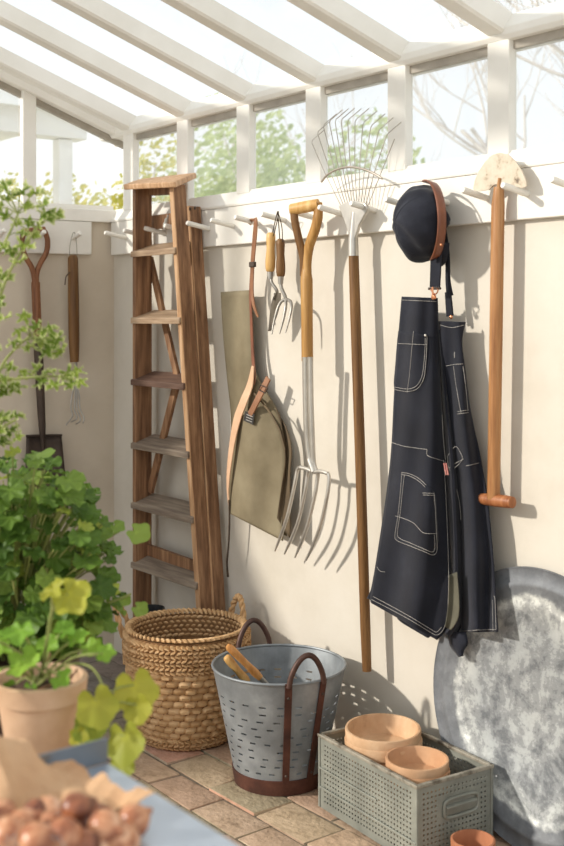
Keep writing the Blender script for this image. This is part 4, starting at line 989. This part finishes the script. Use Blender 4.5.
# ================================================================== ZINC BENCH, PAPER, BULBS
TZ = .738
tbn = thing('zinc_bench', (3.05, -1.95, 0), 'zinc-topped potting bench with upstand in the foreground', 'bench')
X0, X1, Y1, Y0 = 2.688, 3.46, -1.51, -2.35
m_ = MB(); m_.box(((X0+X1)/2, (Y0+Y1)/2, TZ-.009), (X1-X0, Y1-Y0, .018)); m_.build('top', 'zinc_top', tbn, bevel=.002)
m_ = MB(); m_.box((X0-.0015, (Y0+Y1)/2, TZ+.0155), (.003, Y1-Y0, .031)); m_.build('upstand', 'zinc_dark', tbn, bevel=.001)
for x in (X0+.04, X1-.04):
    for y in (Y1-.04, Y0+.04): MB().box((x, y, (TZ-.018)/2), (.045, .045, TZ-.018)).build('leg', 'old_wood', tbn, bevel=.003)
ap_ = MB(); ap_.box(((X0+X1)/2, Y1-.035, TZ-.055), (X1-X0-.1, .02, .07)); ap_.build('apron_board', 'old_wood', tbn)
def TP(px, py, dz=0): return F(px, py, TZ+dz)
rp_ = random.Random(11)
def papfn(u, v):
    # crumpled brown paper: lifted at the far left, lying flat towards the right tip
    a = TP(lerp(-70, 62, u), lerp(790, 779, u)); b = TP(lerp(-70, 154, u), 1010 if False else lerp(960, 815, u**.7))
    p = a.lerp(b, v)
    n = noise.noise(p*34)+.5*noise.noise(p*80)
    edge = max(abs(u-.5), abs(v-.5))*2
    z = .004+.010*(n+.6)*(.4+edge*.6)
    lift = math.exp(-((u-.50)/.27)**2)*max(0, 1-v*2.4)*min(1, .35+v*9)
    z += lift*.085*(1+.5*noise.noise(p*26+Vector((5, 1, 2))))
    z += .020*max(0, edge-.85)/.15*(.5+.5*noise.noise(p*40))
    return Vector((p.x+.010*noise.noise(p*30+Vector((9, 0, 0))), p.y+.010*noise.noise(p*30), TZ+max(.0022, z)))
pp = MB(); pp.grid(papfn, 34, 30)
tag(pp.build('brown_paper', 'paper', None, solid=.0006), 'crumpled brown paper spread under the bulbs on the zinc bench', 'paper')
def bulb_mesh(seed):
    r = random.Random(seed); b = MB()
    prof = [(0, -.0125), (.005, -.0128), (.011, -.0105), (.0158, -.004), (.0165, .002), (.0140, .009), (.0090, .0145), (.0048, .0180), (.0024, .0225), (0, .0240)]
    b.lathe(prof, (0, 0, 0), 18, wob=.05)
    return b
protos = []
spots = [(75, 811, 1), (132, 822, 0), (105, 828, 1), (69, 825, 0), (64, 839, 1), (99, 844, 0), (22, 827, 1), (36, 817, 0), (48, 814, 0), (10, 838, 1), (3, 817, 0), (36, 843, 1), (121, 841, 0), (86, 819, 0), (-10, 830, 0), (52, 829, 0), (20, 848, 0), (82, 850, 0)]
words = ['topmost on the heap, nearest the upstand', 'farthest right, on the paper tip', 'round one just left of the paper tip', 'tucked under the topmost one', 'front centre of the heap', 'low at the front right of the heap', 'high on the left of the heap', 'behind the high one on the left', 'in the back row between the left and the topmost one', 'second from the left edge, in front', 'at the left edge by the crumpled paper', 'front left of the heap, above the frame edge', 'right front, below the paper tip', 'back row, right of the topmost one', 'cut by the left edge of the photo', 'in the middle of the heap, half hidden', 'low at the bottom edge on the left', 'low at the bottom edge, right of centre']
for i, (px, py, lv) in enumerate(spots):
    if i < 4:
        root = thing('flower_bulb', (0, 0, 0), 'b', 'bulb', 'flower bulbs on the brown paper')
        bulb_mesh(i).build('bulb_body', 'bulb', root, smooth=True)
        rt = MB()
        for k in range(7):
            a = k*.9; rt.tube([(.003*math.cos(a), .003*math.sin(a), -.0120), (.006*math.cos(a+.4), .006*math.sin(a+.4), -.0150), (.008*math.cos(a+.2), .008*math.sin(a+.2), -.0160)], .0005, 4)
        rt.build('roots', 'thread', root)
        protos.append(root)
    else:
        src = protos[i % 4]; root = src.copy(); COL.objects.link(root)
        for ch in list(src.children):
            c = ch.copy(); COL.objects.link(c); c.parent = root
    p = TP(px, py, .020+.014*lv)
    root.location = p; s = rp_.uniform(1.02, 1.25); root.scale = (s, s, s)
    root.rotation_euler = (rp_.uniform(.7, 1.7), rp_.uniform(-.3, .3), rp_.uniform(0, 6.28))
    root['label'] = 'papery brown flower bulb, ' + words[i]
    root['category'] = 'bulb'; root['group'] = 'flower bulbs on the brown paper'

# ================================================================== PLANTS
def leaf_layer(bm): 
    return bm.verts.layers.float_color.get('leaf') or bm.verts.layers.float_color.new('leaf')
def leaf(mb, c, nrm, tip, size, tone, lobes=5, depth=.16, ruffle=.10, cup=.12, seg=30, rings=3, fine=0, rnd=random):
    # rounded lobed leaf; c is where the petiole meets the blade
    lay = leaf_layer(mb.bm)
    n = Vector(nrm).normalized(); t = Vector(tip); t = (t-n*t.dot(n)); t = t.normalized() if t.length > 1e-5 else n.orthogonal().normalized(); s = n.cross(t)
    ph = rnd.uniform(0, 6.28)
    cv = mb.bm.verts.new(Vector(c)); cv[lay] = (tone, 0, 0, 1)
    prev = None
    for k in range(1, rings+1):
        f = k/rings; ring = []
        for i in range(seg):
            th = -PI+2*PI*(i+.5)/seg            # 0 = towards the tip, +-pi = at the notch
            lob = 1-depth*(.5+.5*math.cos(lobes*th+PI)) if lobes else 1
            if fine: lob *= 1-fine*(.5+.5*math.cos(lobes*3*th))
            notch = 1-.60*math.exp(-((PI-abs(th))/.20)**2)
            R = size*.5*(1+.10*math.cos(th))*lerp(1, lob, f**1.5)*notch*f
            z = size*(cup*(f*f)*.5 + ruffle*f*f*math.sin(lobes*th*1.0+ph)*.5 + .05*f*math.sin(2*th+ph) + fine*.15*f*math.sin(lobes*3*th+ph))
            v = mb.bm.verts.new(Vector(c)+t*(R*math.cos(th)+.10*size*f)+s*R*math.sin(th)+n*z); v[lay] = (tone, f, 0, 1); ring.append(v)
        for i in range(seg):
            j = (i+1) % seg
            if prev is None: mb.bm.faces.new([cv, ring[i], ring[j]])
            else: mb.bm.faces.new([prev[i], ring[i], ring[j], prev[j]])
        prev = ring
def toward(p, rnd, amt=.5, up=.5):   # leaf facing: up, a bit outwards, a bit to the light
    return Vector((rnd.uniform(-amt, amt), rnd.uniform(-amt, amt), up))
view = -DIR

# -- big pelargonium
rg = random.Random(21)
pc = DP(20, 600, 2.25); pc.z = 0
stool = thing('plant_stand', pc, 'dark iron plant stand under the big leafy pelargonium', 'plant stand')
m_ = MB(); m_.lathe([(0, .470), (.135, .470), (.138, .475), (.138, .485), (.135, .49), (0, .49)], pc, 36); m_.build('top', 'dark_iron', stool)
for k in range(3):
    a = 2*PI*k/3+.6; m_2 = MB().tube([pc+Vector((.11*math.cos(a), .11*math.sin(a), .472)), pc+Vector((.13*math.cos(a), .13*math.sin(a), .0))], .009, 8); m_2.build('leg', 'dark_iron', stool, smooth=True)
bp_ = thing('leafy_pelargonium', pc+Vector((0, 0, .49)), 'big bushy green pelargonium in a dark pot on the left', 'potted plant')
m_ = MB(); m_.lathe([(0, .4905), (.082, .4905), (.108, .62), (.114, .622), (.116, .65), (.110, .65), (.104, .625), (.10, .62), (0, .62)], pc, 36); m_.build('pot', 'handle_iron', bp_, smooth=True)
m_ = MB(); m_.lathe([(.1035, .622), (.06, .632), (0, .634)], pc, 24); m_.build('soil', 'soil', bp_)
fol = MB(); stm = MB()
cf = DP(22, 572, 2.25)
def bushtarget(px, py, d): return DP(px, py, d)
outline = [(15, 452), (40, 462), (62, 474), (85, 488), (100, 512), (112, 545), (114, 575), (112, 598), (102, 622), (90, 640)]
targets = []
# rim of the bush as the photo shows it, then the body of it
for (x, y) in outline:
    for k in range(3): targets.append((x+rg.uniform(-12, 5), y+rg.uniform(-3, 12), 2.25+rg.uniform(-.08, .08), rg.uniform(14, 28)))
while len(targets) < 430:
    x, y = rg.uniform(-100, 122), rg.uniform(458, 652)
    xr = interp([(450, 40), (475, 66), (490, 88), (520, 104), (560, 114), (600, 112), (630, 98), (655, 74)], y)
    if x > xr-4: continue
    d = rg.choice((0, 1, 1)); u_ = (x-22)/110
    dep = 2.25 - math.sqrt(max(.02, 1-u_*u_))*.16*rg.uniform(.2, 1) if d else 2.25+rg.uniform(-.05, .16)
    targets.append((x, y, dep, rg.uniform(15, 34)))
for (x, y, dep, spx) in targets:
    p = DP(x, y, dep); size = spx*dep/FPX
    out = (p-cf); out.z *= .4; out = out.normalized() if out.length > 1e-4 else Vector((1, 0, 0))
    nrm = Vector((0, 0, .9))+out*.55+view*rg.uniform(.0, .5)+Vector((rg.uniform(-.4, .4), rg.uniform(-.4, .4), rg.uniform(-.1, .2)))
    tip = out+Vector((rg.uniform(-.4, .4), rg.uniform(-.4, .4), -.3))
    tone = min(1, max(0, rg.gauss(.46, .26)))
    leaf(fol, p, nrm, tip, size, tone, 7, .13, .15, .18, 42, 3, fine=.05, rnd=rg)
    base = pc+Vector((out.x*.03, out.y*.03, .64)); mid = pc.lerp(p, .45); mid.z = lerp(.64, p.z, .62)
    pts = crv([base, mid, p-Vector(nrm).normalized()*.004], 4)
    stm.tube(pts[3:], .0017, 5)
for k in range(11):
    a = 2*PI*k/11; q = cf+Vector((.12*math.cos(a), .12*math.sin(a), rg.uniform(-.05, .16)))
    stm.tube(crv([pc+Vector((.03*math.cos(a), .03*math.sin(a), .625)), pc+Vector((.06*math.cos(a+.2), .06*math.sin(a+.2), .70)), q], 5), [.005-.0003*i for i in range(11)], 6)
# the two shoots reaching right
for pts, lf in ((((70, 560), (88, 548), (108, 538), (124, 528)), ((136, 532, 26), (116, 526, 16), (104, 533, 16))), (((90, 610), (108, 603), (122, 598), (131, 594)), ((138, 608, 18), (124, 600, 13)))):
    stm.tube(crv([DP(x, y, 2.2) for x, y in pts], 4), .0022, 6)
    for (x, y, s) in lf: leaf(fol, DP(x, y, 2.2), Vector((.35, -.25, .75))+view*.45, Vector((.6, .5, -.4)), s*2.2/FPX, rg.uniform(.5, .85), 5, .16, .08, .12, 30, 3, rnd=rg)
leaf(fol, DP(37, 455, 2.25), Vector((.1, -.2, 1)), Vector((.7, .5, 0)), .062, .6, 5, .15, .08, .1, 30, 3, rnd=rg)
stm.tube([DP(36, 456, 2.25), DP(34, 475, 2.25), DP(30, 500, 2.26)], .0022, 6)
fol.build('foliage', 'leaf', bp_, smooth=True); stm.build('stems', 'stem_green', bp_, smooth=True)

# -- small pelargonium in the clay pot
p2 = DP(40, 765, 1.75); st2 = p2.z; p2.z = 0
s2 = thing('plant_stand', p2, 'slim iron plant stand under the clay pot in the foreground', 'plant stand')
m_ = MB(); m_.lathe([(0, st2-.018), (.062, st2-.018), (.064, st2-.01), (.062, st2), (0, st2)], p2, 32); m_.build('top', 'dark_iron', s2)
for k in range(3):
    a = 2*PI*k/3+.2; MB().tube([p2+Vector((.05*math.cos(a), .05*math.sin(a), st2-.016)), p2+Vector((.075*math.cos(a), .075*math.sin(a), 0))], .007, 8).build('leg', 'dark_iron', s2, smooth=True)
sm = thing('small_pelargonium', p2+Vector((0, 0, st2)), 'young pelargonium with yellowing leaves in a pale clay pot in the foreground', 'potted plant')
PH = .135; PR = .072
m_ = MB(); m_.lathe([(0, st2+.0005), (.044, st2+.0005), (.047, st2+.003), (PR*.865, st2+PH-.033), (PR*.96, st2+PH-.030), (PR*1.0, st2+PH-.002), (PR*.97, st2+PH), (PR*.90, st2+PH), (PR*.87, st2+PH-.004), (PR*.80, st2+PH-.03), (0, st2+PH-.03)], p2, 44); m_.build('pot', 'terracotta_pale', sm, smooth=True)
m_ = MB()
ms = 12
m_.lathe([(PR*.83, st2+PH-.022), (PR*.5, st2+PH-.012), (PR*.2, st2+PH-.008), (0, st2+PH-.006)], p2, 24, wob=.03); m_.build('soil', 'soil', sm)
fo = MB(); fy = MB(); ss = MB(); rs = random.Random(4)
root2 = p2+Vector((0, 0, st2+PH-.01))
green = [(24, 660, 40, .95), (8, 693, 34, .5), (60, 678, 26, .5), (46, 648, 30, .6), (75, 640, 26, .6), (2, 650, 34, .8), (62, 632, 24, .35), (30, 690, 22, .4), (-10, 672, 36, .7), (88, 650, 26, .8), (103, 654, 22, .7), (20, 630, 34, .5), (-6, 640, 30, .5)]
for (x, y, s, tn_) in green:
    p = DP(x, y, 1.72+rs.uniform(-.05, .04)); 
    nrm = Vector((rs.uniform(-.3, .4), rs.uniform(-.5, .1), .8))+view*.55
    leaf(fo, p, nrm, (p-root2)+Vector((0, 0, -.02)), s*1.72/FPX, tn_, 5, .20, .14, .18, 40, 3, fine=.06, rnd=rs)
    ss.tube(crv([root2+Vector((rs.uniform(-.02, .02), rs.uniform(-.02, .02), 0)), root2.lerp(p, .5)+Vector((0, 0, .015)), p], 4), .0019, 6)
# the tall bright leaf
for (x, y, s, nr) in ((52, 590, 30, Vector((-.5, -.3, .9))), (68, 594, 44, Vector((.25, -.3, .8)))):
    p = DP(x, y, 1.70); leaf(fy, p, nr+view*.75, Vector((.5, .3, -.5)), s*1.7/FPX, .75, 5, .20, .16, .24, 40, 3, fine=.05, rnd=rs)
    ss.tube(crv([root2+Vector((.0, .0, 0)), DP(47, 640, 1.72), DP(52, 612, 1.71), p], 5), .0024, 6)
# trailing shoot with yellow leaves
tr_ = [DP(52, 672, 1.74), DP(72, 664, 1.72), DP(92, 668, 1.70), DP(104, 690, 1.69), DP(107, 715, 1.69), DP(112, 740, 1.69)]
ss.tube(crv(tr_, 5), .0018, 6)
for (x, y, s, tn_) in ((95, 705, 46, .72), (134, 689, 50, .85), (137, 709, 32, .8), (125, 740, 46, .5), (88, 728, 36, .12), (122, 765, 32, .35), (78, 738, 22, .9)):
    p = DP(x, y-4, 1.69+rs.uniform(-.015, .015))
    leaf(fy, p, view*1.0+Vector((rs.uniform(-.35, .35), rs.uniform(-.35, .35), .30)), Vector((rs.uniform(-.2, .3), .2, -1)), s*1.69/FPX, tn_, 5, .15, .08, .10, 40, 3, fine=.05, rnd=rs)
    q = min(crv(tr_, 5), key=lambda a: (a-p).length); ss.tube([q, q.lerp(p, .5)+Vector((0, 0, .004)), p], .0013, 5)
fo.build('foliage', 'leaf_bright', sm, smooth=True); lab(fy.build('yellow_leaves', 'leaf_yellow', sm, smooth=True), 'yellow-green leaves'); ss.build('stems', 'stem_green', sm, smooth=True)
tw = MB()
for k in range(9):
    a = rs.uniform(0, 6.28); q = p2+Vector((.045*math.cos(a), .045*math.sin(a), st2+PH-.012)); tw.tube([q, q+Vector((rs.uniform(-.03, .03), rs.uniform(-.03, .03), rs.uniform(.008, .03)))], .0013, 5)
tw.build('dry_stalks', 'stem_brown', sm, smooth=True)

# -- variegated scented pelargonium, reaching in from the left
p3 = DP(-112, 640, 2.12); p3.z = 0
s3 = thing('plant_stand', p3, 'tall iron plant stand under the variegated plant outside the left edge', 'plant stand')
m_ = MB(); m_.lathe([(0, .53), (.09, .53), (.092, .54), (.09, .55), (0, .55)], p3, 30); m_.build('top', 'dark_iron', s3)
for k in range(3):
    a = 2*PI*k/3; MB().tube([p3+Vector((.07*math.cos(a), .07*math.sin(a), .532)), p3+Vector((.085*math.cos(a), .085*math.sin(a), 0))], .008, 8).build('leg', 'dark_iron', s3, smooth=True)
sc_ = thing('scented_pelargonium', p3+Vector((0, 0, .55)), 'cream-edged scented pelargonium with finely cut leaves reaching in from the left', 'potted plant')
m_ = MB(); m_.lathe([(0, .5505), (.055, .5505), (.078, .67), (.084, .675), (.086, .70), (.080, .70), (.076, .675), (0, .675)], p3, 36); m_.build('pot', 'terracotta', sc_, smooth=True)
m_ = MB(); m_.lathe([(.0755, .676), (.04, .684), (0, .686)], p3, 20); m_.build('soil', 'soil', sc_)
fo = MB(); ss = MB(); rv = random.Random(9)
sprays = [
 ([(-70, 420), (-30, 320), (-6, 262), (8, 236), (18, 214)], [(4, 188, 26), (20, 193, 30), (33, 194, 26), (42, 205, 24), (24, 206, 20), (10, 198, 24), (-4, 192, 24), (8, 216, 20), (20, 233, 18), (0, 207, 20)]),
 ([(-60, 430), (-20, 352), (6, 280), (22, 250), (36, 228)], [(44, 213, 30), (54, 216, 24), (38, 226, 20), (24, 244, 28), (12, 252, 26), (17, 262, 24), (4, 246, 22), (30, 222, 20), (18, 224, 18), (33, 236, 18)]),
 ([(-60, 470), (-24, 430), (0, 370), (14, 350), (30, 336)], [(26, 318, 22), (34, 326, 20), (45, 330, 30), (53, 340, 28), (46, 350, 32), (58, 352, 26), (20, 330, 22), (38, 340, 28), (14, 342, 22), (28, 347, 22)]),
 ([(-60, 480), (-26, 430), (-4, 385), (10, 380), (36, 377), (60, 376)], [(42, 380, 26), (55, 384, 26), (66, 375, 26), (76, 372, 22), (80, 382, 18), (14, 388, 26), (4, 378, 26), (36, 370, 20), (70, 384, 22), (22, 374, 20), (48, 372, 20), (0, 392, 26), (8, 368, 22)]),
 ([(-60, 500), (-30, 460), (-10, 438), (8, 424), (16, 420)], [(4, 420, 26), (14, 416, 24), (10, 432, 24), (-4, 430, 26), (19, 436, 18), (0, 440, 22)]),
 ([(-60, 470), (-30, 420), (-12, 340), (0, 310)], [(-2, 300, 24), (2, 318, 22), (-10, 290, 26), (1, 278, 20), (-8, 330, 24)]),
]
b3 = p3+Vector((0, 0, .68))
for line, lvs in sprays:
    pts = [b3+Vector((rv.uniform(-.02, .02), rv.uniform(-.02, .02), 0))]+[DP(x, y, 2.12) for x, y in line]
    c = crv(pts, 5); ss.tube(c, [max(.0018, .0044-.0026*i/len(c)) for i in range(len(c))], 6)
    for k_ in range(7):      # leaves further down the stem, beyond the photo's left edge
        q_ = c[int(len(c)*(.22+.05*k_))]; o_ = Vector((rv.uniform(-1, 1), rv.uniform(-1, 1), .2)).normalized(); p_ = q_+o_*.03
        ss.tube([q_, p_], .0011, 5)
        leaf(fo, p_, o_*.4+Vector((0, 0, .8))+view*.3, o_, .048, rv.uniform(.1, .9), 5, .66, .34, .10, 48, 4, fine=.34, rnd=rv)
    for (x, y, s) in lvs:
        p = DP(x, y, 2.12+rv.uniform(-.03, .03)); q = min(c, key=lambda a: (a-p).length+.02*(a.z > p.z))
        out = (p-q)
        nrm = Vector((rv.uniform(-.5, .5), rv.uniform(-.5, .3), .75))+view*rv.uniform(.3, .9)
        leaf(fo, p, nrm, out+Vector((.01, 0, -.01)), s*2.12/FPX*.98, rv.uniform(.1, .9), 5, .66, .34, .10, 60, 4, fine=.34, rnd=rv)
        ss.tube([q, q.lerp(p, .5)+Vector((0, 0, .003)), p], .0011, 5)
fo.build('foliage', 'leaf_cream', sc_, smooth=True); ss.build('stems', 'stem_green', sc_, smooth=True)

# ================================================================== OUTSIDE
def simple_leaves(mb, c, r, n, s, rnd, flat=1):
    lay = leaf_layer(mb.bm)
    for _ in range(n):
        d = Vector((rnd.gauss(0, 1), rnd.gauss(0, 1), rnd.gauss(0, 1))).normalized()*rnd.uniform(.35, 1)**.6
        p = Vector(c)+Vector((d.x*r[0], d.y*r[1], d.z*r[2])); nn = Vector((rnd.uniform(-1, 1), rnd.uniform(-1, 1), rnd.uniform(0, 1))).normalized(); t = nn.orthogonal().normalized(); b = nn.cross(t)
        k = s*rnd.uniform(.7, 1.3); tone = rnd.random()
        vs = [mb.bm.verts.new(p+q) for q in (-t*k*.5, b*k*.28, t*k*.5, -b*k*.28)]
        for v in vs: v[lay] = (tone, .5, 0, 1)
        mb.bm.faces.new(vs)
def branch(mb, a, d, L, r, depth, rnd, ends):
    pts = [Vector(a)]; dd = Vector(d)
    for i in range(4):
        dd = (dd+Vector((rnd.uniform(-.22, .22), rnd.uniform(-.22, .22), rnd.uniform(-.06, .2)))).normalized(); pts.append(pts[-1]+dd*L/4)
    mb.tube(pts, [r*(1-.45*i/4) for i in range(5)], 6)
    if depth == 0: ends.append(pts[-1]); return
    for k in range(3 if depth > 1 else 4):
        q = pts[rnd.choice((2, 3, 4))]; v = (dd+Vector((rnd.uniform(-.9, .9), rnd.uniform(-.9, .9), rnd.uniform(-.2, .6)))).normalized()
        branch(mb, q, v, L*rnd.uniform(.6, .8), r*.5, depth-1, rnd, ends)
def tree(name, label, base, h, spread, seed, leaves, ls, lm, cat='tree', group=None):
    rnd = random.Random(seed); root = thing(name, base, label, cat, group); tk = MB(); ends = []; base = Vector(base)
    tk.tube([base, base+Vector((.03, .02, h*.22)), base+Vector((0, .05, h*.42))], [.07*h/4, .06*h/4, .05*h/4], 8)
    for k in range(5):
        a = 2*PI*k/5+rnd.random(); branch(tk, base+Vector((0, .05, h*(.36+.012*k))), Vector((math.cos(a)*spread, math.sin(a)*spread, 1)).normalized(), h*.30, .03*h/4, 3, rnd, ends)
    tk.build('trunk', 'bark', root, smooth=True)
    if leaves:
        f = MB()
        for e in ends: simple_leaves(f, e, (.28, .28, .22), leaves, ls, rnd)
        f.build('foliage', lm, root)
    return root
def bush(name, label, base, r, h, n, ls, lm, seed, cat='shrub', group=None):
    rnd = random.Random(seed); root = thing(name, base, label, cat, group); base = Vector(base); st = MB(); f = MB()
    for k in range(10):
        a = 2*PI*k/10; e = base+Vector((r*.7*math.cos(a), r*.7*math.sin(a), h*rnd.uniform(.6, .97)))
        st.tube([base, base.lerp(e, .5)+Vector((0, 0, .1*h)), e], [.02, .014, .006], 5)
        simple_leaves(f, e-Vector((0, 0, h*.12)), (r*.5, r*.5, h*.24), n//10, ls, rnd)
    simple_leaves(f, base+Vector((0, 0, h*.45)), (r, r, h*.46), n//2, ls, rnd)
    st.build('stems', 'bark', root, smooth=True); f.build('foliage', lm, root)
    return root
GZ = -.09
bush('garden_shrub', 'rounded pale green shrub seen through the third back window from the corner', (-4.3, 4.3, GZ), 1.0, 3.35, 6500, .085, 'leaf_tree', 1)
bush('garden_shrub', 'lower green shrub seen through the second back window from the corner', (-7.4, 4.6, GZ), .95, 2.95, 5000, .085, 'leaf_tree', 2)
bush('garden_shrub', 'yellow-green shrub behind the end window beside the corner post', (-3.3, 1.78, GZ), .52, 2.62, 6500, .055, 'leaf_hedge', 3)
bush('garden_shrub', 'small yellow-green shrub behind the white porch post', (-4.6, 1.86, GZ), .34, 2.5, 3000, .055, 'leaf_hedge', 4)
tree('bare_tree', 'bare pale tree seen through the corner back window', (-9.5, 8.4, GZ), 5.2, .7, 5, 0, 0, None)
tree('bare_tree', 'bare pale tree seen through the back window behind the rake', (-4.4, 8.2, GZ), 5.8, .7, 6, 0, 0, None)
tree('bare_tree', 'bare pale tree seen through the back window above the cap', (-.6, 5.4, GZ), 5.6, .8, 8, 0, 0, None)
tree('bare_tree', 'bare pale tree seen through the rightmost back window', (2.4, 6.2, GZ), 5.4, .8, 12, 0, 0, None)

# white porch of an outbuilding beyond the end wall
pg = thing('garden_porch', (-2.0, .3, GZ), 'white painted garden porch with square post outside the end window', 'outbuilding')
m_ = MB(); m_.box((-2.08, -.55, 1.4), (.12, 1.85, 2.98)); m_.build('wall', 'out_white', pg)
m_ = MB(); m_.box((-2.0, .785, 1.10), (.085, .085, 2.42)); m_.build('post', 'out_white', pg, bevel=.005)
m_ = MB(); m_.box((-2.0, .62, 2.39), (.14, .57, .15)); m_.build('beam', 'out_white', pg, bevel=.005)
m_ = MB(); m_.hexa([(-3.2, -1.3, 2.45), (-1.85, -1.3, 2.45), (-1.85, .90, 2.45), (-3.2, .90, 2.45), (-3.2, -1.3, 2.78), (-1.95, -1.3, 2.60), (-1.95, .80, 2.60), (-3.2, .80, 2.78)]); m_.build('roof', 'out_white', pg)

# ================================================================== LIGHT
wd = bpy.data.worlds.new('World'); SC.world = wd; wd.use_nodes = True; nt = wd.node_tree
bg = nt.nodes['Background']
tc_ = N(nt, 'ShaderNodeTexCoord'); nz = N(nt, 'ShaderNodeTexNoise', Scale=2.2, Detail=5); nt.links.new(tc_.outputs['Generated'], nz.inputs['Vector'])
r = ramp(nt, [(.35, (.91, .96, 1.0)), (.6, (1.0, 1.0, 1.0))]); nt.links.new(nz.outputs['Fac'], r.inputs['Fac']); nt.links.new(r.outputs['Color'], bg.inputs['Color'])
bg.inputs['Strength'].default_value = 1.25
sl = bpy.data.lights.new('Sun', 'SUN'); sl.energy = 4.0; sl.angle = math.radians(2.4); sl.color = (1.0, .935, .84)
so = bpy.data.objects.new('Sun', sl); COL.objects.link(so)
so.rotation_euler = Vector((.50, 1.0, -.49)).to_track_quat('-Z', 'Y').to_euler()

# ================================================================== CAMERA
cd = bpy.data.cameras.new('Camera'); co = bpy.data.objects.new('Camera', cd); COL.objects.link(co)
co.location = CAM
co.rotation_euler = DIR.to_track_quat('-Z', 'Y').to_euler()
cd.sensor_fit = 'VERTICAL'; cd.sensor_height = 36; cd.sensor_width = 24
cd.lens = FPX/846*36; cd.shift_y = -(423-HY)/846; cd.shift_x = 0
cd.clip_start = .05; cd.clip_end = 200
cd.dof.use_dof = True; cd.dof.focus_distance = 3.4; cd.dof.aperture_fstop = 4.2
SC.camera = co
vs = SC.view_settings; vs.view_transform = 'Standard'; vs.look = 'None'; vs.gamma = 1; vs.use_curve_mapping = False; vs.exposure = -.12
SC.cycles.use_denoising = True
SC.cycles.transparent_max_bounces = 24; SC.cycles.max_bounces = 10; SC.cycles.diffuse_bounces = 5
